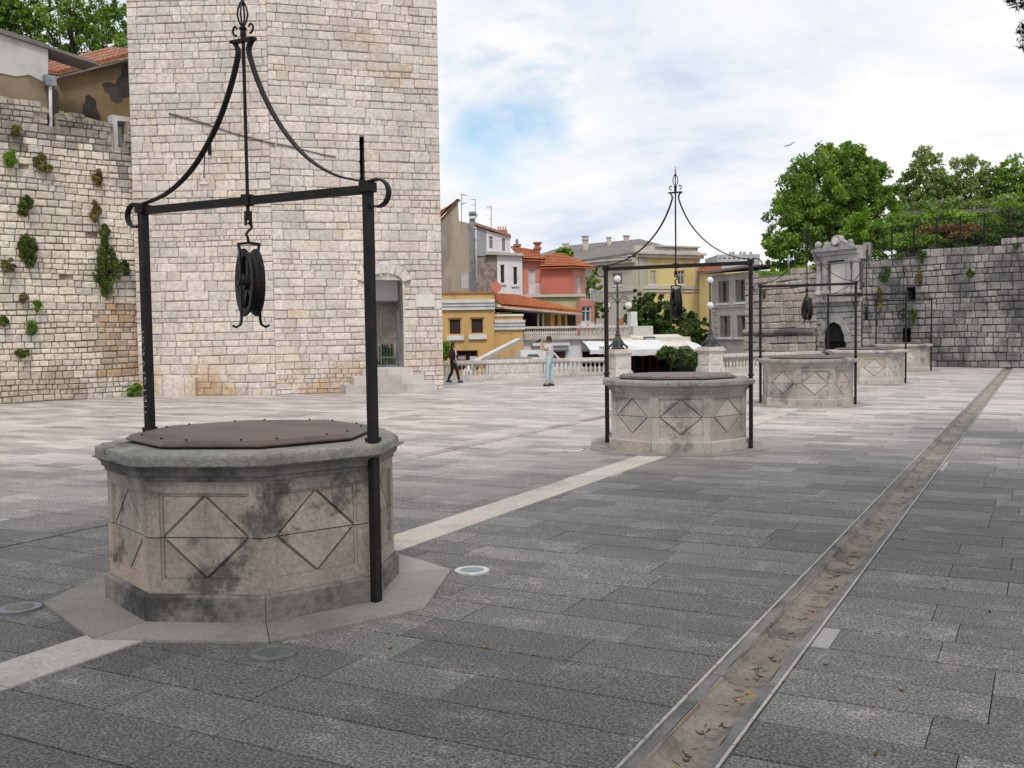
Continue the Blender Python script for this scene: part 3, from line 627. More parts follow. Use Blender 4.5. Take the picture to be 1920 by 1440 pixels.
def make_well(idx, pos, rz, label, mats, chips, hw):
    rng = random.Random(100+idx)
    root = thing('stone_well', (pos[0], pos[1], 0), label, 'well', 'wells in a row across the square', rz)
    mbase, mbody, mrim = mats
    # pale octagonal pad of eight wedge stones
    for k in range(8):
        a0, a1 = OCT[k], OCT[(k+1) % 8]; g = .0025
        mb = MB(); pts = [(1.0*math.cos(a0+g), 1.0*math.sin(a0+g)), (1.56*math.cos(a0+g), 1.56*math.sin(a0+g)), (1.56*math.cos(a1-g), 1.56*math.sin(a1-g)), (1.0*math.cos(a1-g), 1.0*math.sin(a1-g))]
        mb.prism([(x, y, .019) for x, y in pts], (0, 0, -.05)); o = mb.build('pad_stone', M['pad'], root, local=True); o.color = (rng.random(), rng.random()*.5, 0, 1)
    # plinth: one block per side
    for k in range(8):
        w = local_face(k, 1.125); mb = MB()
        up = Wall(*(np.array([1.108*math.cos(a), 1.108*math.sin(a)]) for a in (OCT[k], OCT[(k+1) % 8])))
        lo = [w.pt(.002, .012), w.pt(w.L-.002, .012)]; mi = [w.pt(.002, .185), w.pt(w.L-.002, .185)]; tp = [up.pt(.002, PLINTH_H), up.pt(up.L-.002, PLINTH_H)]
        inn = [np.array([.9*math.cos(a), .9*math.sin(a), z]) for a in (OCT[k], OCT[(k+1) % 8]) for z in (.012, PLINTH_H)]
        n = 9; v = []; f = []
        for r, (p, q) in enumerate((lo, mi, tp)):
            for j in range(n):
                t = j/(n-1); e = np.array([rng.uniform(-1, 1), rng.uniform(-1, 1), rng.uniform(-.5, .5)])*.004*(0 < j < n-1)*(r > 0); v.append(p*(1-t)+q*t+e)
        f = [(r*n+j, r*n+j+1, (r+1)*n+j+1, (r+1)*n+j) for r in range(2) for j in range(n-1)]
        o0 = len(v); v += [inn[1], inn[3]]; f += [(2*n, 2*n+n-1, o0+1, o0)] if False else [tuple(range(2*n, 3*n))+(o0+1, o0)]
        mb.add(v, f); o = mb.build('plinth_block', mbase, root, local=True); o.color = (rng.random(), rng.random(), 0, 1)
    # core behind the panels
    mb = MB(); oct_loft(mb, [(1.02, .02), (1.02, 1.06)]); mb.build('core', mbody, root, local=True)
    # sides: two courses, each with framed panel and half lozenge
    R = 1.085
    for k in range(8):
        w = local_face(k, R); L = w.L; bw = .092; zi0, zi1 = PLINTH_H+.085, BODY_TOP-.088
        for half in (0, 1):
            z0, z1 = (PLINTH_H+.001, MID-.004) if half == 0 else (MID+.004, BODY_TOP)
            p0, p1 = (zi0, z1) if half == 0 else (z0, zi1); mb = MB(); dp = -.09
            jo = rng.uniform(-.003, .003)
            mb.wbox(w, 0.001, bw, z0, z1, dp, jo); mb.wbox(w, L-bw, L-.001, z0, z1, dp, jo)
            mb.wbox(w, bw, L-bw, *((z0, zi0) if half == 0 else (zi1, z1)), dp, jo)
            mb.wbox(w, bw, L-bw, p0, p1, dp, -.040)                                   # sunk panel
            m = .02; mb.wbox(w, bw, bw+m, p0, p1, dp, -.013); mb.wbox(w, L-bw-m, L-bw, p0, p1, dp, -.013)
            mb.wbox(w, bw+m, L-bw-m, *((zi0, zi0+m) if half == 0 else (zi1-m, zi1)), dp, -.013)
            zc_ = z1 if half == 0 else z0; ze_ = zi0+m+.003 if half == 0 else zi1-m-.003; gq = .010
            for sgn_ in (-1, 1):
                ue = L/2+sgn_*(L/2-bw-m-.003); pts_ = [(ue, zc_+(ze_-zc_)*.06), (ue, ze_), (L/2+sgn_*gq*1.6, ze_)]
                if (sgn_ > 0) == (half == 0): pts_ = pts_[::-1]
                mb.wprism(w, pts_, dp, -.020)
            o = mb.build('wall_block', mbody, root, local=True); o.color = (rng.random(), rng.random(), 0, 1)
            uc = L/2; hw_ = L/2-bw-m-.004; zt = zi0+m+.004 if half == 0 else zi1-m-.004; zb = z1 if half == 0 else z0
            tri = [(uc-hw_, zb), (uc, zt), (uc+hw_, zb)]
            if half == 1: tri = tri[::-1]
            lb = MB(); e = .012
            cen = (uc, zb+(zt-zb)*.33); tri = [(cen[0]+(a-cen[0])*.965, zb if abs(b-zb) < 1e-6 else cen[1]+(b-cen[1])*.965) for a, b in tri]; inner = [(cen[0]+(a-cen[0])*.975, zb if abs(b-zb) < 1e-6 else cen[1]+(b-cen[1])*.975) for a, b in tri]
            back = [w.pt(a, b, -.042) for a, b in tri]; fr = [w.pt(a, b, -.017) for a, b in inner]; mid = [w.pt(a, b, -.021) for a, b in tri]
            lb.add(back+mid+fr, [(i, (i+1) % 3, 3+(i+1) % 3, 3+i) for i in range(3)]+[(3+i, 3+(i+1) % 3, 6+(i+1) % 3, 6+i) for i in range(3)]+[(6, 7, 8)])
            lo = lb.build('lozenge', mbody, o, local=True); lo.color = (rng.uniform(.3, .8), rng.uniform(.5, .8), 0, 1)
    # moulded rim with worn and chipped edge
    prof = [(1.08, .985), (1.098, .99), (1.10, 1.018), (1.122, 1.028), (1.126, 1.055), (1.15, 1.08), (1.185, 1.092), (1.187, 1.10), (1.214, 1.104), (1.221, 1.112), (1.222, 1.160), (1.216, 1.178), (1.198, 1.187), (1.17, 1.19), (1.0, 1.193), (.6, 1.193)]
    ch = {}
    def chip(k, t, i):
        key = (k, round(t, 3))
        if key not in ch: ch[key] = rng.uniform(0, 1)
        c = 0.
        for (ck, ct, cw, amt) in chips:
            d = abs((k+t)-(ck+ct)); d = min(d, 8-d)
            if d < cw: c += amt*(1-(d/cw)**2)*(.15+.85*ch[key])*(1 if i >= 1 else 1.1)
        return c
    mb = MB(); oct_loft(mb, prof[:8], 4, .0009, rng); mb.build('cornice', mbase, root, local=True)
    mb = MB(); oct_loft(mb, prof[7:], 22, .0012, rng, chip); ro = mb.build('rim', mrim, root, local=True)
    # sheet metal cover
    RC = .945; tilt = rng.uniform(-.006, .012)
    mb = MB(); oct_loft(mb, [(RC*.90, 1.188), (RC*.90, 1.212), (RC, 1.212), (RC, 1.222), (RC*.955, 1.250), (RC*.5, 1.254), (.05, 1.257)], 1)
    cv = mb.build('cover', M['cover'], root, local=True)
    for k in range(8):
        for t in (.2, .8):
            a0, a1 = OCT[k], OCT[(k+1) % 8]; r = RC*.92; x = r*((1-t)*math.cos(a0)+t*math.cos(a1)); y = r*((1-t)*math.sin(a0)+t*math.sin(a1))
            mb = MB(); mb.lathe([(.009, 1.245), (.009, 1.258), (.006, 1.261)], (x, y, 0), 7); mb.build('bolt', M['iron'], cv, local=True)
    # iron frame
    FT = 3.06
    for s in (-1, 1):
        mb = MB(); mb.box((s*hw, 0, FT/2+.01), (.052, .072, FT-.02)); mb.box((s*hw, 0, FT-.02), (.085, .105, .07)); mb.box((s*hw, 0, 1.215), (.075, .10, .03))
        mb.build('post', M['iron'], root, local=True)
        arch = [(1.13, .02), (1.0, .045), (.86, .085), (.70, .165), (.55, .275), (.42, .41), (.30, .565), (.20, .73), (.12, .90), (.075, 1.02), (.055, 1.09), (.06, 1.135), (.085, 1.17), (.115, 1.19)]
        sc = hw/1.13
        curl = [(hw+.085+.098*math.cos(a), FT-.068+.098*math.sin(a)) for a in np.linspace(-2.2, 1.45, 14)]
        A_ = np.array(arch); fine_ = []
        for i_ in range(len(A_)-1):
            p0_, p1_, p2_, p3_ = A_[max(i_-1, 0)], A_[i_], A_[i_+1], A_[min(i_+2, len(A_)-1)]
            for q in (0., .25, .5, .75): fine_.append(.5*((2*p1_)+(-p0_+p2_)*q+(2*p0_-5*p1_+4*p2_-p3_)*q*q+(-p0_+3*p1_-3*p2_+p3_)*q**3))
        arch = [tuple(q) for q in fine_]+[arch[-1]]
        path = [(s*x, 0, z) for x, z in curl]+[(s*(x*(1+(sc-1)*min(1., x/.6))), 0, FT+z) for x, z in arch]
        mb = MB(); mb.ribbon(path, .050, .014); mb.build('strap', M['iron'], root, local=True)
    mb = MB(); mb.box((0, 0, FT-.035), (2*hw-.08, .046, .062)); mb.build('crossbar', M['iron'], root, local=True)
    mb = MB(); mb.box((0, 0, FT-.03), (.07, .075, .085)); mb.tube([(0, 0, FT-.13), (0, 0, FT+1.3)], .0135, 8); mb.box((0, 0, FT+1.185), (.23, .05, .022)); mb.build('rod', M['iron'], root, local=True)
    fin = MB(); z0 = FT+1.2
    fin.lathe([(.02, 0), (.024, .03), (.02, .06), (.03, .07), (.03, .08), (.018, .09)], (0, 0, z0), 8)
    for q in range(4):
        a = q*math.pi/2+.4; fin.tube([(math.cos(a)*r, math.sin(a)*r, z0+z) for r, z in ((.008, .09), (.03, .13), (.042, .18), (.033, .23), (.012, .275))], .0075, 5)
    fin.tube([(0, 0, z0+.25), (0, 0, z0+.30), (0, 0, z0+.42)], [.016, .01, .003], 6); fo = fin.build('finial', M['iron'], root, local=True)
    for s in (-1, 1):
        mb = MB(); mb.tube([(s*(.075+.036*math.cos(a)*(1-.06*i)), 0, z0+.075+.045*math.sin(a)*(1-.06*i)) for i, a in enumerate(np.linspace(-1.8, 2.9, 12))], .0085, 6); mb.build('scroll', M['iron'], fo, local=True)
    return root
lab = ['stone well with chipped rim and brown metal cover, farthest from the grey rampart', 'second stone well of the row counted from the end farthest from the grey rampart', 'third stone well, the middle one of the row of five', 'fourth stone well, next to the one standing by the grey rampart', 'fifth stone well, standing nearest the grey rampart wall']
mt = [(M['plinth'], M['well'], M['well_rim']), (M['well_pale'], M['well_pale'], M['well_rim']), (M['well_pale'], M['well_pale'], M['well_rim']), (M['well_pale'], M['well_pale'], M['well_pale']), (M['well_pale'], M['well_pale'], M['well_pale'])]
# chips: (corner index, offset, half width, depth)
cps = [[(5, .0, .38, .11), (5, .5, .3, .09), (4, .6, .35, .09), (0, .5, .3, .05), (0, .8, .25, .12), (1, .05, .3, .11), (6, .5, .12, .03)], [(5, .8, .2, .02), (2, .3, .4, .03)], [(6, .1, .2, .02)], [], []]
HWS = [1.145, 1.262, 1.19, 1.27, 1.12]
STONE_SC = [(1., 1.), (1.09, .972), (1.04, .985), (1.11, .97), (.975, .97)]   # the five stone bodies differ a little in girth and height
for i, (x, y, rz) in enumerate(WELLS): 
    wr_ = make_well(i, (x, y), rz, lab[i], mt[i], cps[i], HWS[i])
    for ch_ in list(wr_.children):
        if ch_.name.split('.')[0] in ('plinth_block', 'core', 'wall_block', 'rim', 'cornice', 'cover'): ch_.scale = (STONE_SC[i][0], STONE_SC[i][0], STONE_SC[i][1])
# pulleys hanging from the frames
def make_pulley(x, y, rz, label):
    root = thing('well_pulley', (x, y, 2.94), label, 'pulley', 'pulleys hanging over the wells', rz)
    mb = MB(); mb.box((0, 0, -.03), (.05, .05, .07)); mb.box((-.019, 0, -.075), (.012, .05, .06)); mb.box((.019, 0, -.075), (.012, .05, .06)); mb.build('swivel', M['iron'], root, local=True)
    mb = MB(); mb.tube([(0, 0, -.08), (.022, 0, -.10), (.026, 0, -.125), (.0, 0, -.145), (-.018, 0, -.17), (-.006, 0, -.2), (.0, 0, -.235)], .011, 8); mb.build('hook', M['iron'], root, local=True)
    zc, R = -.545, .262
    mb = MB(); y0 = .072
    mb.ribbon([(-y0-.012, 0, -.25), (-.0, 0, -.238), (y0+.012, 0, -.25)], .05, .018)
    for s in (-1, 1):
        mb.ribbon([(s*(y0+.01), 0, -.245), (s*y0, 0, -.29), (s*y0, 0, zc), (s*y0, 0, zc-R-.02), (s*(y0+.01), 0, zc-R-.065), (s*(y0+.045), 0, zc-R-.085), (s*(y0+.07), 0, zc-R-.07)], .042, .014)
    mb.build('yoke', M['iron'], root, local=True)
    # grooved wheel: lathe about the local X axis
    def ring(prof, k=32):
        v = []
        for r, xx in prof: v += [(xx, r*math.cos(2*math.pi*j/k), zc+r*math.sin(2*math.pi*j/k)) for j in range(k)]
        n = len(prof); return v, [(i*k+j, i*k+(j+1) % k, ((i+1) % n)*k+(j+1) % k, ((i+1) % n)*k+j) for i in range(n) for j in range(k)]
    mb = MB(); mb.add(*ring([(.205, -.045), (R, -.052), (R, -.04), (R-.03, -.012), (R-.03, .012), (R, .04), (R, .052), (.205, .045)])); wh = mb.build('wheel', M['iron'], root, local=True)
    for q in range(5):
        a = 2*math.pi*q/5+.3; c, s = math.cos(a), math.sin(a)
        mb = MB(); mb.hexa([(xx, r*c-w*s, zc+r*s+w*c) for r in (.03, .215) for xx, w in ((-.02, -.03), (.02, -.03), (.02, .03), (-.02, .03))]); mb.build('spoke', M['iron'], wh, local=True)
    mb = MB(); v, f = ring([(.001, -.09), (.022, -.09), (.022, .09), (.001, .09)], 12); mb.add(v, f); mb.add(*ring([(.022, -.05), (.055, -.05), (.055, .05), (.022, .05)], 14)); mb.build('axle', M['iron'], root, local=True)
    return root
proto = None
order = ['first', 'second', 'third', 'fourth', 'fifth']
yaws = [1.0, .55, .6, .16, 1.7]
for i, (x, y, rz) in enumerate(WELLS):
    lb = ['black iron pulley wheel hanging over the chipped well with the brown cover', 'iron pulley wheel hanging over the second well of the row', 'iron pulley wheel hanging over the middle well of the row', 'iron pulley wheel hanging over the fourth well of the row', 'iron pulley wheel hanging over the well nearest the grey rampart'][i]
    if proto is None: proto = make_pulley(x, y, yaws[0], lb)
    else:
        c = copy_tree(proto); c.location = (x, y, 2.94); c.rotation_euler = (0, 0, yaws[i]); c['label'] = lb
# scratched writing on the post of the first well, too worn to read
def scratched_marks():
    root = bpy.data.objects['stone_well']; post = [c for c in root.children if c.name.startswith('post')][0]
    rng = random.Random(4); mb = MB(); x0 = -HWS[0]
    for k in range(15):
        z = 2.02-.047*k+rng.uniform(-.012, .012); st = []
        a = [(rng.uniform(-.045, .045), rng.uniform(-.018, .018)) for _ in range(4)]
        for p, q in zip(a, a[1:]): st.append((p, q))
        for (ya, za), (yb, zb) in st: mb.tube([(x0+ya*.4, -.0435, z+za), (x0+yb*.4, -.0435, z+zb)], .0022, 4)
    mb.build('scratched_writing', M['letter'], post, local=True)
scratched_marks()

# ------------------------------------------------------------------ small plants used on walls
def wall_shrub(px, py, wpx, hpx, wall, mat, label, name='wall_shrub', group=None, droop=.6, dens=1., per=None, o=.12, size=.05, cat='shrub'):
    rng = random.Random(int(px*7+py)); u, z = wall.uv(px, py); c = wall.pt(u, z, o); s = F_PX/PR(c)[2]
    rw, rh = wpx/2/s, hpx/2/s
    root = thing(name, wall.pt(u, z, .02), label, cat, group)
    cl = []
    n = max(7, int(20*dens))
    for k in range(n):
        a = rng.uniform(0, 6.283); r = math.sqrt(rng.random())*.8
        tp_ = 1-.55*max(0., -math.sin(a))*r; cl.append((c+wall.d*(rw*r*math.cos(a)*tp_)+np.array([0, 0, rh*(r*math.sin(a)*1.15-.1)])+wall.n*rng.uniform(-.03, .14), (rw*.25+.02, .09, rh*.24+.02), rng.random()))
    leaf_object('foliage', cl, per or 110, size*.62, mat, root, rng, droop)
    st = MB(); st.tube([wall.pt(u, z+rh*.3, -.06), wall.pt(u, z+rh*.2, .06), c+np.array([0, 0, -rh*.4])], [.018, .014, .006], 5); st.build('stem', M['bark'], root)
    return root

# ------------------------------------------------------------------ corner tower
TA = G(261, 743.3); TC = G(518, 740.2); TB = G(832, 730.2)
_dl = (TC-TA)/np.linalg.norm(TC-TA)
TWL = Wall(TA[:2], TC[:2]); TWR = Wall(TC[:2], TB[:2])
TOP = 15.5
tower = thing('corner_tower', TC, 'tall pale limestone corner tower with arched gate beside the square', 'tower')
# door opening on the right-hand face
d_u0, d_u1 = TWR.uv(687, 620)[0], TWR.uv(757, 620)[0]
d_z0 = TWR.uv(730, 690)[1]; d_spr = TWR.uv(756, 525)[1]; d_top = TWR.uv(716, 512)[1]
def door_half(z):   # segmental arch
    if z < d_spr: return (d_u0, d_u1)
    if z > d_top: return None
    k = math.sqrt(max(0., 1-((z-d_spr)/(d_top-d_spr))**2)); c, h = (d_u0+d_u1)/2, (d_u1-d_u0)/2; return (c-h*k, c+h*k) if k > .1 else None
sl = TWR.rect(675, 258, 683, 340)
slit = lambda z: (sl[0], sl[1]) if sl[2] < z < sl[3] else None
vo = .30
def vous_zone(z):
    if z < d_spr-.05 or z > d_top+vo: return None
    k = math.sqrt(max(0., 1-((z-d_spr)/(d_top+vo-d_spr))**2)); c, h = (d_u0+d_u1)/2, (d_u1-d_u0)/2+vo*.8; return (c-h*k, c+h*k)
mb = MB(); hl = (d_u0, d_u1, -1., d_top)
wall_block(mb, TWR, .02, TWR.L, -.1, TOP, [(d_u0, d_u1, d_z0-.02, d_spr), sl], -1.4, -.03)
mb2 = MB(); wall_block(mb2, TWL, 0., TWL.L-.0, -.1, TOP, [], -1.4, -.031)
core = mb.build('mortar_core', M['tower_joint'], tower); mb2.build('mortar_core', M['tower_joint'], tower)
bk = MB(); q_ = [TWL.pt(.02, -.1, -1.41), TWL.pt(TWL.L-.5, -.1, -1.41), TWR.pt(.6, -.1, -1.41), TWR.pt(TWR.L-.02, -.1, -1.41), TWR.pt(TWR.L-1., -.1, -6.), TWL.pt(.3, -.1, -6.)]; bk.prism(q_, (0, 0, TOP)); bk.build('back_mass', M['tower_joint'], tower)
rng = random.Random(31)
def tower_tint(u, z, t, rng):
    return t
it = courses(TWR, .0, TWR.L, 0., TOP, (.14, .38), (.8, 2.8), rng, M['tower'], holes=(vous_zone, door_half, slit), joint=.010, dep=(.038, .055), wob=.012)
it += courses(TWL, .0, TWL.L, 0., TOP, (.14, .36), (.8, 2.7), rng, M['tower'], joint=.010, dep=(.038, .055), wob=.012)
emit_stones(it, tower, 'stone', 300)
# voussoirs of the arch
vit = []; nv = 9; c_u, h_u = (d_u0+d_u1)/2, (d_u1-d_u0)/2
for k in range(nv):
    a = math.pi*(k+.5)/nv; rr = 1.+0
    u = c_u-(h_u+vo*.42)*math.cos(a); z = d_spr+(d_top-d_spr+vo*.5)*math.sin(a)
    ang = math.atan2(math.cos(a)*(d_top-d_spr+.3), (h_u+.3)*math.sin(a))
    mbv = MB(); ca, sa = math.cos(ang), math.sin(ang); wv = .5*2.2*h_u/nv*1.25; hv = vo*.52
    q = [(-wv*.82, -hv), (wv*.82, -hv), (wv, hv), (-wv, hv)]
    mbv.wprism(TWR, [(u+x*ca-y*sa, z+x*sa+y*ca) for x, y in q], -.5, .05+.006*(k % 3))
    o = mbv.build('voussoir', M['tower'], tower); o.color = (rng.uniform(.3, .9), rng.random()*.7, 0, 1)
# reveal, soffit and gate
rv = MB(); dpt = .95
rv.wbox(TWR, d_u1, d_u1+.05, d_z0-.05, d_spr+.02, -dpt, -.02); rv.wbox(TWR, d_u0-.05, d_u0, d_z0-.05, d_spr+.02, -dpt, -.02)
rv.wbox(TWR, d_u0, d_u1, d_z0-.08, d_z0, -dpt-2., .0)
ar = [(c_u-h_u*math.cos(math.pi*k/12), d_spr+(d_top-d_spr)*math.sin(math.pi*k/12)) for k in range(13)]
for (a, b), (c, d) in zip(ar, ar[1:]): rv.wprism(TWR, [(a, b), (c, d), (c, d+.4), (a, b+.4)], -dpt, -.02)
rv.build('doorway_reveal', M['white'], tower)
bkm = MB(); gate_z1 = TWR.uv(716, 563)[1]; bkm.wbox(TWR, d_u0-.05, d_u1+.05, gate_z1, d_top+.5, -dpt-.15, -dpt); bkm.wbox(TWR, d_u0-.05, d_u1+.05, d_z0, gate_z1, -dpt-.75, -dpt-.7); bkm.wbox(TWR, d_u1, d_u1+.1, d_z0, gate_z1, -dpt-.7, -dpt); bkm.build('doorway_back', M['white'], tower)  # closed white back stands in for daylight from an opening beyond
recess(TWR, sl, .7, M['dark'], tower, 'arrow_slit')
gt = thing('iron_gate', TWR.pt(c_u, d_z0, -dpt+.1), 'grey barred iron gate in the tower doorway', 'gate')
fr = MB(); go = -dpt+.1
for a, b, c, d in ((d_u0, d_u1, d_z0+.03, d_z0+.08), (d_u0, d_u1, gate_z1-.05, gate_z1), (d_u0, d_u0+.05, d_z0, gate_z1), (d_u1-.05, d_u1, d_z0, gate_z1), (d_u0, d_u1, gate_z1-.28, gate_z1-.24), (d_u0, d_u1, d_z0+.32, d_z0+.36), (d_u0, d_u1, d_z0+.98, d_z0+1.02), (c_u-.02, c_u+.02, d_z0, gate_z1)): fr.wbox(TWR, a, b, c, d, go-.02, go+.02)
fr.build('gate_frame', M['gate_iron'], gt)
nb = 12
for k in range(1, nb):
    u = d_u0+(d_u1-d_u0)*k/nb
    if abs(u-c_u) < .03: continue
    b = MB(); b.tube([TWR.pt(u, d_z0+.05, go), TWR.pt(u, gate_z1-.02, go)], .010, 6); b.build('bar', M['gate_iron'], gt)
# potted greenery behind the gate
pl = thing('green_plant', TWR.pt(c_u+.2, d_z0, -dpt-.35), 'dark green plant growing behind the barred tower gate', 'plant')
rr_ = random.Random(2); leaf_object('foliage', [(TWR.pt(c_u+rr_.uniform(-.1, .45), d_z0+rr_.uniform(.1, .7), -dpt-.35+rr_.uniform(-.2, .2)), (.16, .16, .16), rr_.random()) for _ in range(14)], 60, .05, M['leaf_d'], pl, rr_)
st = MB(); st.tube([TWR.pt(c_u+.2, d_z0, -dpt-.35), TWR.pt(c_u+.2, d_z0+.5, -dpt-.35)], [.03, .01], 6); st.build('stem', M['bark'], pl)
# steps up to the gate
steps = thing('stone_steps', TWR.pt(c_u, 0, .7), 'low pale stone steps leading up to the tower gate', 'steps')
sz = [TWR.uv(716, y)[1] for y in (711, 702, 691)]
a3, b3 = TWR.uv(700, 700)[0]-.35, TWR.uv(770, 700)[0]
hts = [d_z0*.36, d_z0*.70, d_z0-.005]
for k, (e, out) in enumerate(((.68, 1.05), (.40, .70), (.10, .36))):
    z0 = (0, hts[0], hts[1])[k]; uu0, uu1 = d_u0-.1-e*1.15, min(d_u1+.12+e*1.0, TWR.L+.4); nseg = 3 if k < 2 else 2
    for j in range(nseg):
        q0, q1 = uu0+(uu1-uu0)*j/nseg, uu0+(uu1-uu0)*(j+1)/nseg
        mbs = MB(); mbs.wbox(TWR, q0+.003, q1-.003, z0 if k else -.02, hts[k]-.001, -.02, out); o = mbs.build('step_stone', M['band'], steps); o.color = (random.random(), .2, 0, 1)
# plaque, roof scar, repaired patches, bracket lamp
r = TWR.rect(779, 552, 814, 575); mb = MB(); mb.wbox(TWR, *r, .0, .075); tag(mb.build('stone_plaque', M['plaque']), 'blank white marble plaque set in the tower beside the gate', 'plaque')
sc = MB(); rs = random.Random(6)
pxs = [(318, 212), (345, 219), (368, 226), (392, 233), (415, 241), (440, 250), (470, 257), (500, 265), (516, 268)]
for (x0, y0), (x1, y1) in zip(pxs, pxs[1:]):
    u0, z0 = TWL.uv(x0, y0); u1, z1 = TWL.uv(x1, y1); h = rs.uniform(.025, .06); sc.wprism(TWL, [(u0, z0-h), (u1, z1-h*.8), (u1, z1), (u0, z0)], -.03, .062)
for (x0, y0), (x1, y1) in zip([(519, 269), (545, 274), (572, 281), (600, 288), (630, 294)], [(545, 274), (572, 281), (600, 288), (630, 294)]):
    u0, z0 = TWR.uv(x0, y0); u1, z1 = TWR.uv(x1, y1); h = rs.uniform(.02, .04); sc.wprism(TWR, [(u0, z0-h), (u1, z1-h*.7), (u1, z1), (u0, z0)], -.03, .058)
sc.build('roofline_scar', M['scar'], tower)
pl_ = MB(); a = TWL.rect(292, 708, 372, 741); 
for k in range(4): pl_.wbox(TWL, a[0]+(a[1]-a[0])*k/4+.005, a[0]+(a[1]-a[0])*(k+1)/4-.005, 0., a[3], -.02, .32-.01*(k % 2))
pl_.build('footing_bench', M['tower'], tower)
u, z = TWL.uv(394, 272); u2, z2 = TWL.uv(393, 345)
lamp = thing('bracket_lamp', TWL.pt(u, z, 0), 'thin iron bracket lamp with small cone shade on the tower', 'lamp')
b = MB(); b.wbox(TWL, u-.05, u+.05, z-.32, z+.02, .03, .10); b.tube([TWL.pt(u, z-.1, .08), TWL.pt(u, z-.12, .5), TWL.pt(u, z-.3, .55), TWL.pt(u2, z2+.1, .55)], .018, 6); b.build('arm', M['iron'], lamp)
b = MB(); b.lathe([(.02, .16), (.05, .12), (.17, .0), (.165, -.01)], TWL.pt(u2, z2-.1, .55), 14); b.build('shade', M['plaster_w'], lamp)

# ------------------------------------------------------------------ rampart wall on the left
lwB = G(266, 742.3); lwA = G(0, 757.5); dv = (lwB-lwA)/np.linalg.norm(lwB-lwA)
LW = Wall((lwA-dv*6)[:2], (lwB+dv*.25)[:2])
tp_px = [(-120, 150), (0, 176), (45, 190), (88, 198), (88.5, 252), (107, 252), (108, 210), (135, 208), (160, 217), (212, 230), (213, 278), (238, 278), (239, 226), (268, 232)]
tpu = [LW.uv(*q) for q in tp_px]
def lw_top(u):
    if u <= tpu[0][0]: return tpu[0][1]
    for (a, b), (c, d) in zip(tpu, tpu[1:]):
        if a <= u <= c: return b+(d-b)*(u-a)/max(c-a, 1e-6)
    return tpu[-1][1]
rampart = thing('rampart_wall', lwB, 'cream limestone rampart wall with wild shrubs meeting the tower', 'wall')
mb = MB(); prof = [(tpu[0][0]-.5, -.1), (LW.L+.2, -.1), (LW.L+.2, tpu[-1][1])]+[(a, b-.04) for a, b in tpu[::-1]]+[(tpu[0][0]-.5, tpu[0][1])]
mb.wprism(LW, prof, -1.2, -.03); mb.build('mortar_core', M['wall_l_joint'], rampart)
br = [LW.uv(*q) for q in ((175, 560), (268, 535), (268, 700), (175, 700))]; zlow = LW.uv(120, 690)[1]
uL, _ = LW.uv(178, 600); zB0, zB1 = LW.uv(220, 690)[1], LW.uv(220, 560)[1]; zold = lambda u: lw_top(u)-1.15-.3*math.sin(u*1.3)
def lw_mat(u, z, rng):
    if z > zold(u)+rng.uniform(-.25, .25): return M['wall_l_old']
    if z < zlow*(.75+.35*math.sin(u*1.9)+.2*math.sin(u*5.1))+rng.uniform(-.15, .15) and u < LW.L-2: return M['render_low']
    if u > uL+rng.uniform(-.2, .5) and zB0-.3 < z < zB1+rng.uniform(-.3, .3): return M['wall_l_brown']
    return M['wall_l']
rng = random.Random(41)
it = courses(LW, tpu[0][0], LW.L, 0., max(b for a, b in tpu), (.14, .27), (.8, 2.2), rng, M['wall_l'], top=lw_top, joint=.020, dep=(.045, .085), wob=.018, skip=.012, matf=lw_mat)
emit_stones(it, rampart, 'stone', 300)
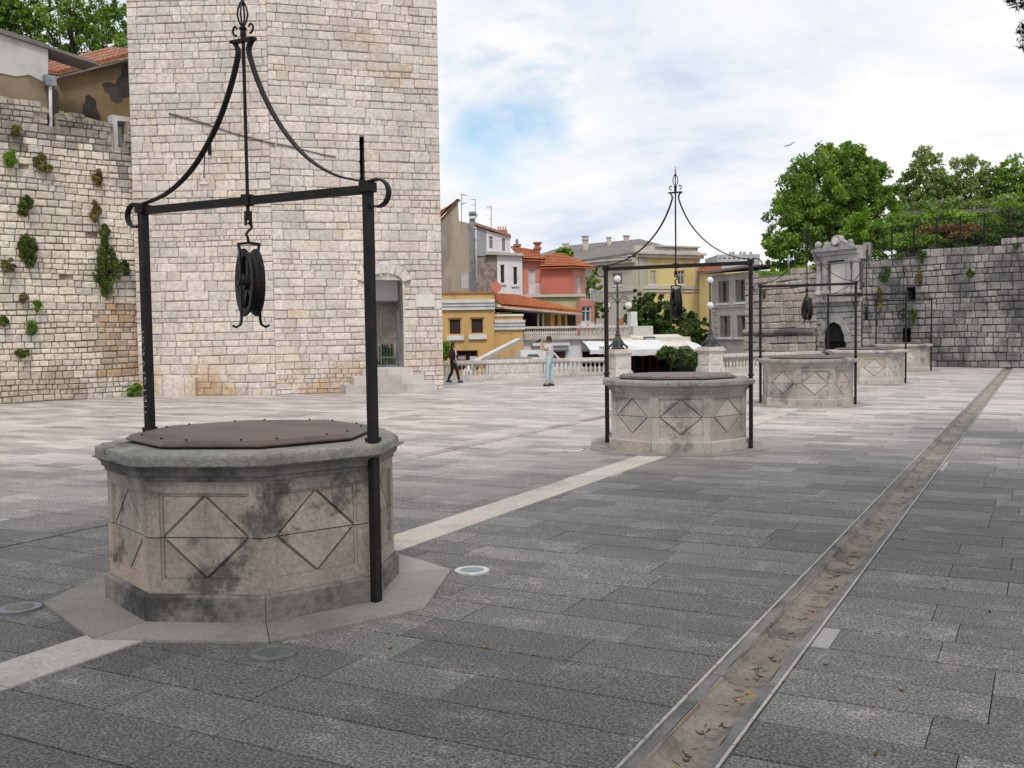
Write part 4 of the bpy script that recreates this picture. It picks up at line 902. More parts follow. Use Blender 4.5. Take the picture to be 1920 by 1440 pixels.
# blocked doorway frame at the tower end
r = LW.rect(214, 216, 240, 277); df = thing('door_frame', LW.pt((r[0]+r[1])/2, r[2], -.2), 'grey stone door frame on the rampart beside the tower', 'door frame')
b = MB(); b.wbox(LW, r[0], r[0]+.16, r[2], r[3], -.45, -.1); b.wbox(LW, r[0]+.16, r[1]+.3, r[3]-.16, r[3]-.001, -.45, -.1); b.build('jamb', M['plaster_w'], df)
b = MB(); b.wbox(LW, r[0]+.16, r[1]+.3, r[2], r[3]-.16, -.5, -.4); b.build('door_leaf', M['plaster_w'], df); b = MB(); b.wbox(LW, r[0]+.28, r[1]+.3, r[2]+.75, r[3]-.22, -.4, -.38); b.build('pane', M['pane'], df)
shr = [(50, 466, 42, 62, 'leaf_caper', 'round dark green shrub hanging low on the rampart wall', 1.3), (196, 505, 52, 100, 'leaf_caper', 'largest bushy green shrub hanging on the rampart wall', 2.2), (192, 440, 18, 56, 'leaf_caper', 'thin green tuft trailing above the largest wall shrub', .8), (228, 502, 28, 30, 'leaf_caper', 'small green tuft beside the largest wall shrub', .7),
       (178, 333, 20, 32, 'leaf_tan', 'small olive tuft high on the rampart wall', .8), (45, 388, 34, 40, 'leaf_caper', 'ragged olive shrub on the rampart above the round shrub', .8), (15, 296, 28, 32, 'leaf_y', 'bright yellow-green tuft near the top of the rampart', .9), (70, 300, 22, 34, 'leaf_tan', 'thin dry tuft near the top of the rampart', .6),
       (266, 345, 30, 44, 'leaf_tan', 'dry brown-green shrub in the corner between rampart and tower', 1.), (268, 378, 22, 26, 'leaf_caper', 'green tuft below the dry corner shrub', .6), (272, 462, 44, 72, 'leaf_d', 'dark green shrub in the corner between rampart and tower', 1.6), (175, 395, 22, 40, 'leaf_tan', 'wispy brown growth above the largest wall shrub', .5),
       (12, 498, 26, 26, 'leaf_tan', 'dry brown tuft beside a putlog hole on the rampart', .6), (6, 600, 18, 34, 'leaf_caper', 'pale green weed low on the rampart edge', .5), (54, 612, 24, 34, 'leaf_o', 'grey-green weed low on the rampart wall', .6), (66, 572, 12, 20, 'leaf_y', 'tiny yellow-green weed on the rampart wall', .4), (38, 660, 26, 18, 'leaf_caper', 'flat green weed near the foot of the rampart', .6), (40, 558, 14, 22, 'leaf_tan', 'small dry tuft below the round wall shrub', .4), (26, 246, 18, 22, 'leaf_tan', 'dark dry tuft in the weathered top of the rampart', .5), (88, 318, 16, 14, 'leaf_tan', 'little brown tuft under the weathered rampart top', .4)]
for px, py, w, h, m, lb, dn in shr: wall_shrub(px, py, w, h, LW, M[m], lb, dens=dn, size=.06)
wall_shrub(243, 730, 34, 26, LW, M['leaf_g'], 'bright green weed at the foot of the rampart by the tower', 'weed', dens=1., o=.25, droop=-.5, cat='weed')
# ------------------------------------------------------------------ houses behind the rampart
def house_poly(wall, pts, o0, o1, name, mat, parent):
    b = MB(); b.wprism(wall, [wall.uv(*q) for q in pts], o0, o1); return b.build(name, mat, parent)
H1 = LW.back(-.35); h1 = thing('plaster_house', LW.pt(LW.uv(45, 200)[0], 0, -2), 'dirty white plastered house with grey roof behind the rampart', 'house')
house_poly(H1, [(-120, 230), (90, 262), (90, 145), (60, 138), (30, 140), (-120, 130)], -.8, -.03, 'lower_wall', M['plaster_b'], h1)
house_poly(H1, [(-120, 140), (0, 137), (30, 143), (55, 140), (90, 158), (90, 92), (-120, 24)], -4., 0., 'wall', M['plaster_w'], h1)
house_poly(H1, [(-120, 25), (91, 93), (135, 108), (180, 122), (180, 117), (135, 102), (91, 88), (-120, 18)], -.9, .12, 'roof_edge', M['slate'], h1)
b = MB(); w_ = H1
pa, pb = w_.pt(*w_.uv(-120, 18), .1), w_.pt(*w_.uv(91, 89), .1); b.prism([pa, pb, pb-w_.n*4+np.array([0, 0, 1.0]), pa-w_.n*4+np.array([0, 0, 1.0])], (0, 0, .06)); b.build('roof', M['slate'], h1)
H2 = LW.back(-1.9); h2 = thing('brown_house', LW.pt(LW.uv(170, 200)[0], 0, -3), 'low brown house with red tiled roof squeezed against the tower', 'house')
house_poly(H2, [(100, 275), (265, 275), (265, 105), (240, 113), (105, 147)], -3., 0., 'wall', M['plaster_o'], h2)
house_poly(H2, [(156, 216), (172, 222), (190, 230), (186, 212), (181, 205), (180, 188), (173, 182), (166, 177), (160, 180), (160, 192), (155, 197), (155, 207)], -.1, .012, 'bare_patch', M['plaster_dk'], h2)
house_poly(H2, [(191, 157), (196, 172), (203, 175), (208, 188), (220, 192), (228, 190), (231, 182), (262, 180), (262, 118), (232, 121), (227, 128), (228, 140), (220, 148), (216, 157), (203, 154)], -.1, .012, 'bare_patch', M['plaster_dk'], h2)
house_poly(H2, [(103, 149), (103, 145), (265, 103), (265, 108)], -.5, .25, 'eave', M['palace_trim'], h2)
H2b = LW.back(-4.2); house_poly(H2b, [(86, 160), (205, 160), (205, 128), (180, 120), (90, 90)], -.5, 0., 'rear_wall', M['plaster_b'], h2)
rf = MB(); e0, e1 = H2.pt(*H2.uv(103, 144), .3), H2.pt(*H2.uv(265, 103), .3); back = -H2.n*2.6+np.array([0, 0, .62])
rf.prism([e0, e1, e1+back, e0+back], (0, 0, .05)); rfo = rf.build('roof', M['tile_old'], h2)
nt = 17
for k in range(nt):
    t = (k+.5)/nt; p = e0*(1-t)+e1*t+np.array([0, 0, .05])
    for j in range(4):
        b = MB(); b.tube([p+back*(j/4)+np.array([0, 0, .03]), p+back*((j+1.12)/4)+np.array([0, 0, .015])], [.085, .07], 7); o = b.build('roof_tile', M['tile_old'], rfo)
b = MB(); b.tube([LW.pt(*LW.uv(98, 160), -.16), LW.pt(*LW.uv(99, 252), -.16)], .05, 8); dp = thing('downpipe', LW.pt(*LW.uv(99, 252), -.16), 'white rainwater downpipe with hopper between the two houses', 'pipe'); b.build('pipe', M['white_trim'], dp)
b = MB(); u, z = LW.uv(97, 150); b.wbox(LW, u-.16, u+.16, z-.16, z+.16, -.3, -.05); b.build('hopper', M['steel'], dp)
house_poly(LW.back(-.6), [(88, 262), (110, 262), (110, 170), (88, 160)], -.4, 0., 'gap_wall', M['plaster_dk'], h2)

# ------------------------------------------------------------------ trees
def tree(name, label, base, trunk_r, crown, mat, nclump, per, leaf, seed, group=None, limbs=7, fill=.55, trunk_top=None, parent_kind=None):
    """crown: list of (centre, radii); clumps of leaves spread through them, limbs reach into the clumps"""
    rng = random.Random(seed); root = thing(name, base, label, 'tree', group); cl = []
    vol = [c[1][0]*c[1][1]*c[1][2] for c in crown]
    for k in range(nclump):
        c, r = rng.choices(crown, vol)[0]
        while True:
            p = np.array([rng.uniform(-1, 1) for _ in range(3)]); d = np.linalg.norm(p)
            if d < 1 and rng.random() < .25+.75*d: break
        rr = sum(r)/3*rng.uniform(.09, .19)
        cl.append((np.asarray(c)+p*np.asarray(r)*.93, (rr, rr, rr*.85), rng.uniform(.15, .85)))
    leaf_object('crown', cl, per, leaf, mat, root, rng)
    tb = MB(); base = np.asarray(base, float); cc = np.mean([np.asarray(c) for c, r in crown], axis=0)
    mid = base+(cc-base)*np.array([.5, .5, .55])+np.array([rng.uniform(-.2, .2), rng.uniform(-.2, .2), 0])
    tb.tube([base, base*.55+mid*.45, mid, cc], [trunk_r*1.25, trunk_r, trunk_r*.8, trunk_r*.3], 8)
    for k in range(limbs):
        e = cl[rng.randrange(len(cl))][0]; s0 = mid+(cc-mid)*rng.uniform(0, .7); tb.tube([s0, (s0+e)/2+np.array([0, 0, -.15]), e], [trunk_r*.4, trunk_r*.22, trunk_r*.06], 5)
    tb.build('trunk', M['bark'], root); return root
def crown_px(px, py, dep, rx, ry, rd=None):
    s = F_PX/dep; return (DP(px, py, dep), (rx/s, (rd or rx)/s, ry/s))

# ------------------------------------------------------------------ grey rampart closing the square
E_top0, E_top1 = ENDW.uv(1640, 484)[1], ENDW.uv(1920, 447)[1]; eu0, eu1 = ENDW.uv(1640, 484)[0], ENDW.uv(1920, 447)[0]
ew_top = lambda u: E_top0+(E_top1-E_top0)*max(0, min(1.25, (u-eu0)/(eu1-eu0)))+.05*math.sin(u*2.1)
grey = thing('grey_rampart', ENDW.pt(5, 0), 'dark grey weathered stone rampart closing the far end of the square', 'wall')
h_hi = ENDW.rect(1700, 540, 1716, 563); h_lo = ENDW.rect(1693, 616, 1707, 648)
mb = MB(); wall_block(mb, ENDW, ENDW.uv(1617, 600)[0], ENDW.L, -.1, E_top0-.12, [h_hi, h_lo], -1.5, -.03)
mb.wprism(ENDW, [(.2, E_top0-.12), (ENDW.L, E_top0-.12), (ENDW.L, ew_top(ENDW.L)-.05), (eu0, E_top0-.08)], -1.5, -.03); mb.build('mortar_core', M['grey_joint'], grey)
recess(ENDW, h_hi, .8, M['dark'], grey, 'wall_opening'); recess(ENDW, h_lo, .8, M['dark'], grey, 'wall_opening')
hf = lambda h: (lambda z: (h[0], h[1]) if h[2] < z < h[3] else None)
rng = random.Random(51)
e_start = ENDW.uv(1617, 600)[0]
it = courses(ENDW, e_start, ENDW.L, 0., max(ew_top(0), ew_top(ENDW.L)), (.25, .41), (.8, 1.8), rng, M['grey'], top=ew_top, holes=(hf(h_hi), hf(h_lo)), joint=.026, dep=(.05, .09), wob=.02)
emit_stones(it, grey, 'stone', 300)
for px, py, w, h, m, lb in [(1661, 513, 26, 36, 'leaf_d', 'dark green shrub growing on the grey rampart'), (1733, 478, 22, 26, 'leaf_caper', 'mossy green tuft on the top edge of the grey rampart'), (1726, 520, 12, 30, 'leaf_tan', 'wispy tuft above the square opening of the grey rampart'), (1717, 590, 14, 30, 'leaf_caper', 'moss tuft below the square opening of the grey rampart'), (1652, 558, 12, 40, 'leaf_tan', 'dry moss streak on the grey rampart under the shrub'), (1608, 560, 16, 40, 'leaf_caper', 'moss hanging on the grey rampart right beside the gateway'), (1822, 512, 14, 14, 'leaf_caper', 'small tuft in the lighter stones of the grey rampart'), (1908, 461, 12, 10, 'leaf_d', 'tiny tuft near the right-hand top of the grey rampart'), (1687, 479, 40, 8, 'leaf_caper', 'low grass strip along the rampart top beneath the fence')]:
    wall_shrub(px, py, w, h, ENDW, M[m], lb, dens=.8, size=.07, per=50)
# ------------------------------------------------------------------ gateway
gB = ENDW.pt(ENDW.uv(1615, 600)[0], 0, .1); gA = DP(1531, 640, PR(gB)[2]+2.6); GW_ = Wall(gA[:2], gB[:2])
gate = thing('stone_gateway', GW_.pt(GW_.L/2, 0), 'stone gateway with paired columns, blank panel and scrolled crest', 'gateway')
ga = GW_.rect(1546, 604, 1586, 690); ga = (ga[0], ga[1], -.05, ga[3]); gspr = GW_.uv(1586, 640)[1]; gc, gh = (ga[0]+ga[1])/2, (ga[1]-ga[0])/2
def g_arch(z):
    if z < gspr: return (ga[0], ga[1])
    if z > ga[3]: return None
    k = math.sqrt(max(0., 1-((z-gspr)/(ga[3]-gspr))**2)); return (gc-gh*k, gc+gh*k) if k > .12 else None
zc = GW_.uv(1575, 562)[1]; zt = GW_.uv(1575, 463)[1]
mb = MB(); wall_block(mb, GW_, -.1, GW_.L, -.1, zt, [(ga[0], ga[1], -.1, gspr)], -.5, -.03)
mb.build('mortar_core', M['grey_joint'], gate)
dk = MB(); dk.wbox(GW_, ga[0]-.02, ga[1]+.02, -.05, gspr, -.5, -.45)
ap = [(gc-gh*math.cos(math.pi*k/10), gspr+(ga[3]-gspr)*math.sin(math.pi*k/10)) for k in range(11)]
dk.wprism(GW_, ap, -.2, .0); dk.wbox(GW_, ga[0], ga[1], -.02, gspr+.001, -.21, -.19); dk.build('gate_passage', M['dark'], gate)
rng = random.Random(61)
it = courses(GW_, 0., GW_.L, 0., zc, (.26, .36), (1.0, 2.0), rng, M['gate'], holes=(g_arch,), joint=.022, dep=(.05, .08), wob=.006)
emit_stones(it, gate, 'stone', 120)
for k in range(9):
    a = math.pi*(k+.5)/9; u, z = gc-(gh+.16)*math.cos(a), gspr+(ga[3]-gspr+.16)*math.sin(a); ang = math.pi/2-a; ca, sa = math.cos(ang), math.sin(ang)
    b = MB(); b.wprism(GW_, [(u+x*ca-y*sa, z+x*sa+y*ca) for x, y in ((-.2, -.17), (.2, -.17), (.25, .17), (-.25, .17))], -.3, .09+.02*(k % 2)); o = b.build('voussoir', M['gate'], gate); o.color = (rng.random(), .2, 0, 1)
ub = lambda x: GW_.uv(x, 520)[0]
b = MB(); b.wbox(GW_, ub(1532), ub(1614), GW_.uv(1570, 566)[1], GW_.uv(1570, 558)[1], -.2, .3); b.wbox(GW_, ub(1534), ub(1611), GW_.uv(1570, 558)[1], GW_.uv(1570, 551)[1], -.2, .2); b.build('sill_cornice', M['gate'], gate)
zb_, zt_ = GW_.uv(1575, 551)[1], GW_.uv(1575, 488)[1]
for x in (1540, 1551, 1596, 1608):
    u = ub(x); r_ = .19; b = MB(); b.lathe([(r_*1.35, 0), (r_*1.35, .1), (r_*1.1, .16), (r_, .22), (r_*.92, (zt_-zb_)*.6), (r_*.85, zt_-zb_-.2), (r_*1.1, zt_-zb_-.14), (r_*1.3, zt_-zb_-.05), (r_*1.3, zt_-zb_)], GW_.pt(u, zb_, .12), 14); o = b.build('column', M['gate'], gate, smooth=False); o.color = (rng.random(), .2, 0, 1)
b = MB(); r = GW_.rect(1560, 495, 1588, 549); b.wbox(GW_, r[0]-.12, r[1]+.12, r[2]-.1, r[3]+.12, -.05, .03); b.build('panel_frame', M['gate'], gate); b = MB(); b.wbox(GW_, *r, .03, .055); b.build('blank_panel', M['plaque'], gate)
b = MB()
for (y0, y1, o1) in ((488, 478, .22), (478, 470, .3), (470, 464, .42)):
    b.wbox(GW_, ub(1532), ub(1616), GW_.uv(1575, y0)[1], GW_.uv(1575, y1)[1]+.001, -.3, o1)
b.build('entablature', M['gate'], gate)
zc2 = GW_.uv(1575, 463)[1]; uc = ub(1573)
cr = MB()
for s in (-1, 1):
    cr.wprism(GW_, [(uc+s*.15, zc2), (uc+s*.95, zc2), (uc+s*.9, zc2+.14), (uc+s*.6, zc2+.18), (uc+s*.45, zc2+.28), (uc+s*.15, zc2+.4)], -.1, .18)
    cr.lathe([(.11, -.12), (.14, 0), (.11, .12)], GW_.pt(uc+s*.82, zc2+.2, .05), 10)
cr.wprism(GW_, [(uc+.30*math.cos(a), zc2+.30+.28*math.sin(a)) for a in np.linspace(-.6, math.pi+.6, 14)], -.1, .24); cr.build('scrolled_crest', M['gate'], gate)
b = MB(); b.wprism(GW_, [(uc+.17*math.cos(a), zc2+.29+.18*math.sin(a)) for a in np.linspace(0, 2*math.pi, 13)[:-1]], .2, .30); b.build('crest_shield', M['plaque'], gate)
b = MB(); b.ball(GW_.pt(ub(1537), zc2+.2, .1), .18); b.lathe([(.12, 0), (.06, .08)], GW_.pt(ub(1537), zc2-.02, .1), 8); b.build('ball_finial', M['gate'], gate)
# paler rampart left of the gateway
pA = DP(1398, 640, 58.); PW = Wall(pA[:2], GW_.pt(.05, 0)[:2])
pt0, pt1 = PW.uv(1415, 517)[1], PW.uv(1530, 503)[1]; pu0, pu1 = PW.uv(1415, 517)[0], PW.uv(1530, 503)[0]
pw_top = lambda u: pt0+(pt1-pt0)*(u-pu0)/(pu1-pu0)+.08*math.sin(u*1.7)
palew = thing('pale_rampart', PW.pt(3, LOW), 'pale rampart with round string course between gateway and grey building', 'wall')
mb = MB(); mb.wprism(PW, [(0, LOW), (PW.L, LOW), (PW.L, pw_top(PW.L)-.06), (0, pw_top(0)-.06)], -1.2, -.03); mb.build('mortar_core', M['pale_joint'], palew)
rng = random.Random(71); zs0, zs1 = PW.uv(1470, 629)[1], PW.uv(1470, 617)[1]
it = courses(PW, 0., PW.L, zs1+.02, 7.5, (.28, .46), (1.0, 2.0), rng, M['pale'], top=pw_top, joint=.03, dep=(.05, .10), wob=.03)
it += courses(PW, 0., PW.L, LOW, zs0-.02, (.3, .45), (1., 2.), rng, M['pale'], joint=.03, dep=(.05, .10), wob=.03, o=.12)
emit_stones(it, palew, 'stone', 300)
b = MB(); zm = (zs0+zs1)/2; k = 9
for j in range(k): b.tube([PW.pt(PW.L*j/k+.01, zm, .05), PW.pt(PW.L*(j+1)/k-.01, zm, .05)], .2, 10)
b.build('string_course', M['grey'], palew)
for px, py, w, h, lb in ((1436, 550, 8, 26, 'moss streak on the pale rampart under its top'), (1520, 560, 14, 34, 'moss hanging in the corner of the pale rampart and gateway')): wall_shrub(px, py, w, h, PW, M['leaf_caper'], lb, dens=.6, size=.06, per=40)
gr = MB(); gv = tag(leaf_object('grass_edge', [(PW.pt(PW.L*(.1+.9*q), pw_top(PW.L*(.1+.9*q))+.05, -.4), (.5, .4, .17), random.Random(int(q*99)).random()) for q in np.linspace(0, 1, 22)], 130, .07, M['leaf_y'], None, random.Random(3), droop=-1.5, asp=.2), 'strip of bright grass along the top of the pale rampart', 'grass', kind='stuff')
# ground behind the ramparts, level with their tops
b = MB(); up = min(E_top0, pt0)-.45
q0 = PW.pt(0, 0, -.9); q1 = GW_.pt(0, 0, -1.2); q2 = GW_.pt(GW_.L, 0, -1.3); q3 = ENDW.pt(ENDW.L, 0, -1.); 
b.prism([(q0[0], q0[1], up), (q1[0], q1[1], up), (q2[0], q2[1], up), (q3[0], q3[1], up), (q3[0]+5, q3[1]+40, up+.2), (q0[0]+2, q0[1]+40, up)], (0, 0, LOW-up)); tag(b.build('rampart_terrace', M['earth']), kind='structure')
sg = thing('round_sign', DP(1479, 512, 56.), 'pale blue round sign on a thin post above the pale rampart', 'sign'); dz = 56.
b = MB(); b.tube([DP(1479, 520, dz), DP(1478.5, 490, dz)], .035, 6); b.build('sign_post', M['steel'], sg)
b = MB(); c = DP(1478, 487, dz-.05); fwv = -_fw; b.tube([c, c+np.array([.93, .36, 0])*.05], [.27, .27], 16); o = b.build('sign_disc', M['blue_sign'], sg)
# fence along the top of the grey rampart
FW = ENDW.back(-.7); fu0, fu1 = FW.uv(1632, 470)[0], FW.uv(1990, 430)[0]; fence = thing('mesh_fence', FW.pt(fu0, E_top0-.3), 'dark diamond mesh fence with posts along the grey rampart top', 'fence')
fb = lambda u: ew_top(u)-.35; ft = lambda u: fb(u)+1.75
npst = 8
for k in range(npst+1):
    u = fu0+(fu1-fu0)*k/npst; b = MB(); b.tube([FW.pt(u, fb(u)-.2, 0), FW.pt(u, ft(u)+.08, 0)], .045, 6); b.build('post', M['iron'], fence)
for k in range(npst):
    ua, ub_ = fu0+(fu1-fu0)*k/npst, fu0+(fu1-fu0)*(k+1)/npst; b = MB(); wv = ub_-ua; h = 1.7; st_ = .17; nn = int((wv+h)/st_)
    for sgn in (1, -1):
        for i in range(nn):
            x0 = -h+i*st_; p = []
            for (t0, t1) in ((max(0, -x0), min(h, wv-x0)),):
                if t1-t0 < .05: continue
                A_, B_ = (x0+t0, t0), (x0+t1, t1)
                if sgn < 0: A_, B_ = (wv-A_[0], A_[1]), (wv-B_[0], B_[1])
                b.tube([FW.pt(ua+A_[0], fb(ua+A_[0])+A_[1], .01*sgn), FW.pt(ua+B_[0], fb(ua+B_[0])+B_[1], .01*sgn)], .008, 3, False)
    b.tube([FW.pt(ua, ft(ua), 0), FW.pt(ub_, ft(ub_), 0)], .02, 5); b.build('mesh_panel', M['iron'], fence)
b = MB(); r = FW.rect(1620, 455, 1633, 482); b.wbox(FW, r[0], r[1], r[2]-.6, r[3], -.15, .15); tag(b.build('gate_pier', M['gate']), 'pale narrow stone pier at the fence end above the gateway', 'pier')
# trees and hedge behind the fence
tree('plane_tree', 'big round bright green tree behind the stone gateway', (*DP(1545, 500, 63.)[:2], up-.1), .4, [crown_px(1560, 370, 63., 108, 105), crown_px(1500, 440, 62., 78, 95), crown_px(1620, 400, 63., 72, 105), crown_px(1570, 310, 63., 62, 52), crown_px(1470, 480, 61., 40, 55), crown_px(1640, 350, 63., 45, 55)], M['leaf_g'], 640, 85, .115, 201, limbs=14)
tree('slender_tree', 'slender sparse grey-green tree next to the big round tree', (*DP(1735, 430, 66.)[:2], up-.1), .16, [crown_px(1735, 348, 66., 44, 78), crown_px(1708, 375, 66., 36, 62)], M['leaf_o'], 260, 40, .10, 202, 'trees behind the fence')
tree('leafy_tree', 'loose olive-green tree in the middle behind the fence', (*DP(1815, 430, 66.)[:2], up-.1), .18, [crown_px(1815, 350, 66., 56, 68), crown_px(1780, 380, 65., 54, 56), crown_px(1858, 368, 65., 46, 58)], M['leaf_o'], 330, 46, .10, 203, 'trees behind the fence')
tree('leafy_tree', 'fuller green tree at the end of the row behind the fence', (*DP(1900, 430, 64.)[:2], up-.1), .2, [crown_px(1905, 360, 64., 50, 72), crown_px(1945, 390, 64., 45, 70)], M['leaf_g'], 330, 50, .10, 204, 'trees behind the fence')
def bush(name, label, cl, mat, per, leaf, seed, base, group=None, cat='bush', droop=0.):
    rng = random.Random(seed); root = thing(name, base, label, cat, group); out = []
    for c, r, n in cl:
        for k in range(n):
            p = np.array([rng.gauss(0, 1) for _ in range(3)]); p = p/np.linalg.norm(p)*rng.random()**.4
            out.append((np.asarray(c)+p*np.asarray(r)*.85, tuple(x*.3+.04 for x in r), rng.uniform(.1, .9)))
    leaf_object('foliage', out, per, leaf, mat, root, rng, droop); c0 = np.asarray(cl[0][0])
    b = MB(); b.tube([np.asarray(base), (np.asarray(base)+c0)/2, c0], [.06, .04, .01], 6); b.build('stem', M['bark'], root); return root
bush('hedge_bush', 'bright yellow-green bush just behind the gateway crest', [crown_px(1625, 430, 55., 45, 38)+(30,)], M['leaf_y'], 110, .11, 211, (*DP(1625, 470, 55.)[:2], up))
bush('hedge_bush', 'dull green bush behind the fence next to the bright one', [crown_px(1690, 430, 56., 45, 32)+(26,)], M['leaf_g'], 100, .11, 212, (*DP(1690, 470, 56.)[:2], up))
bush('dry_bush', 'dry orange-brown bush behind the mesh fence', [crown_px(1785, 438, 54., 72, 20)+(34,)], M['leaf_dry'], 110, .10, 213, (*DP(1785, 465, 54.)[:2], up))
bush('hedge_bush', 'green hedge bush above the dry brown one', [crown_px(1760, 412, 58., 75, 20)+(26,)], M['leaf_g'], 100, .12, 214, (*DP(1760, 450, 58.)[:2], up))
bush('hedge_bush', 'dark green bush at the far end behind the fence', [crown_px(1895, 425, 56., 55, 32)+(30,)], M['leaf_d'], 110, .12, 215, (*DP(1890, 455, 56.)[:2], up))
bush('hedge_bush', 'long pale green hedge running along behind the fence', [crown_px(1700, 455, 53.5, 60, 18)+(34,), crown_px(1830, 420, 56., 60, 22)+(30,), crown_px(1900, 400, 57., 45, 24)+(26,)], M['leaf_g'], 110, .09, 216, (*DP(1700, 475, 53.5)[:2], up))
bush('hedge_bush', 'low dark green shrubs at the foot of the mesh fence', [crown_px(1760, 462, 53.2, 55, 14)+(26,), crown_px(1850, 446, 53., 50, 14)+(26,), crown_px(1910, 434, 53., 40, 16)+(20,)], M['leaf_d'], 100, .09, 218, (*DP(1760, 478, 53.2)[:2], up))
bush('hedge_bush', 'grey-green shrubbery rising above the shed roof', [crown_px(1720, 400, 63., 45, 28)+(26,), crown_px(1790, 398, 63., 50, 26)+(26,), crown_px(1870, 392, 62., 60, 26)+(30,)], M['leaf_o'], 90, .11, 217, (*DP(1720, 430, 63.)[:2], up))
sh = facade(1680, 62., 1990, 60.); b = MB(); wall_block(b, sh, *[sh.rect(1690, 398, 1990, 470)[i] for i in (0, 1)], up-.1, sh.uv(1800, 402)[1], [], -2., 0.); 
shed = thing('low_shed', sh.pt(3, up), 'low dark flat-roofed shed among the trees behind the fence', 'shed'); b.build('wall', M['plaster_dk'], shed); b = MB(); r = sh.rect(1684, 394, 1995, 402); b.wbox(sh, r[0], r[1], sh.uv(1800, 402)[1]+.001, sh.uv(1800, 394)[1], -2.2, .4); b.build('flat_roof', M['sign'], shed)

# ------------------------------------------------------------------ balustrade along the edge of the square
def baluster_mesh(h, mat):
    b = MB(); r = .066
    b.lathe([(r*.95, 0), (r*.95, h*.07), (r*.6, h*.10), (r*.72, h*.16), (r*1.02, h*.30), (r*.95, h*.42), (r*.5, h*.66), (r*.42, h*.74), (r*.62, h*.80), (r*.45, h*.84), (r*.85, h*.92), (r*.9, h)], (0, 0, 0), 10)
    me = b.mesh('baluster'); me.polygons.foreach_set('use_smooth', [True]*len(me.polygons)); me.materials.append(mat); return me
BH = .42
bal_me = baluster_mesh(BH, M['bal'])
def balustrade(A, B, label, segs, h=.78, nsp=.20, group=None):
    """segs: list of (t0, t1, kind) along A-B with kind 'balusters' or 'panel'"""
    w = Wall(A[:2], B[:2]); root = thing('balustrade', A, label, 'balustrade'); L = w.L; z0 = .17; rng = random.Random(int(L*100))
    k = max(1, int(L/1.6))
    for j in range(k):
        b = MB(); b.wbox(w, L*j/k+.003, L*(j+1)/k-.003, -.02, .12, -.34, .02); b.wbox(w, L*j/k+.003, L*(j+1)/k-.003, .12, z0, -.31, -.01); o = b.build('base_stone', M['bal'], root); o.color = (rng.random(), .3, 0, 1)
        b = MB(); b.wbox(w, L*j/k+.003, L*(j+1)/k-.003, z0+BH, z0+BH+.06, -.30, -.02); b.wbox(w, L*j/k+.003, L*(j+1)/k-.003, z0+BH+.06, h, -.35, .03); o = b.build('rail_stone', M['bal'], root); o.color = (rng.random(), .3, 0, 1)
    for t0, t1, kind in segs:
        u0, u1 = t0*L, t1*L
        if kind == 'panel':
            b = MB(); b.wbox(w, u0, u1, z0, z0+BH, -.30, -.03); b.wbox(w, u0+.25, u1-.25, z0+.08, z0+BH-.08, -.1, -.012); b.build('panel', M['bal'], root)
        else:
            n = max(2, int(round((u1-u0)/nsp)))
            for i in range(n):
                o = put('baluster', bal_me, None, root); o.location = w.pt(u0+(u1-u0)*(i+.5)/n, z0, -.16); o.color = (rng.random(), .3, 0, 1)
            for u in (u0, u1):
                b = MB(); b.wbox(w, u-.05, u+.05, z0, z0+BH, -.28, -.04); b.build('end_post', M['bal'], root)
    return w
BW = Wall(BAL0[:2], BAL1[:2]); tt = lambda x: BW.uv(x, 695)[0]/BW.L
balustrade(BAL0, BAL1, 'pale stone balustrade with a solid panel, running behind the two people', [(tt(838), tt(914), 'balusters'), (tt(917), tt(1018), 'panel'), (tt(1022), tt(1139), 'balusters')])
balustrade(BAL2+np.array([.6, .25, 0]), BAL3, 'pale stone balustrade leading from the lamp pedestal toward the gateway', [(.02, .48, 'balusters'), (.5, .72, 'panel'), (.74, .98, 'balusters')])
def pedestal(c, rot, label, hh):
    root = thing('lamp_pedestal', (c[0], c[1], 0), label, 'pedestal'); b = MB(); s = .78
    b.box((c[0], c[1], .08), (s+.12, s+.12, .2), rot); b.box((c[0], c[1], .21), (s+.05, s+.05, .06), rot); b.build('foot', M['bal'], root)
    b = MB(); b.box((c[0], c[1], .24+(hh-.5)/2), (s, s, hh-.5+.001), rot); sh_ = b.build('shaft', M['bal'], root)
    for q in range(4):
        a = rot+q*math.pi/2; b = MB(); b.box((c[0]+math.cos(a)*(s/2+.008), c[1]+math.sin(a)*(s/2+.008), .24+(hh-.5)/2), (.03, s-.24, hh-.72), a); b.build('panel', M['bal'], sh_)
    b = MB(); b.box((c[0], c[1], hh-.22), (s+.08, s+.08, .08), rot); b.box((c[0], c[1], hh-.14), (s+.18, s+.18, .08), rot); b.box((c[0], c[1], hh-.05), (s+.06, s+.06, .1), rot); b.build('cap', M['bal'], root)
pd1 = G(1159, 704.3); pd2 = G(1332, 697); rotb = math.atan2(BAL2[1]-BAL1[1], BAL2[0]-BAL1[0])
pedestal(pd1, rotb, 'stone lamp pedestal at the end of the long balustrade', 1.12); pedestal(pd2, rotb, 'stone lamp pedestal before the grey shuttered building', 1.12)
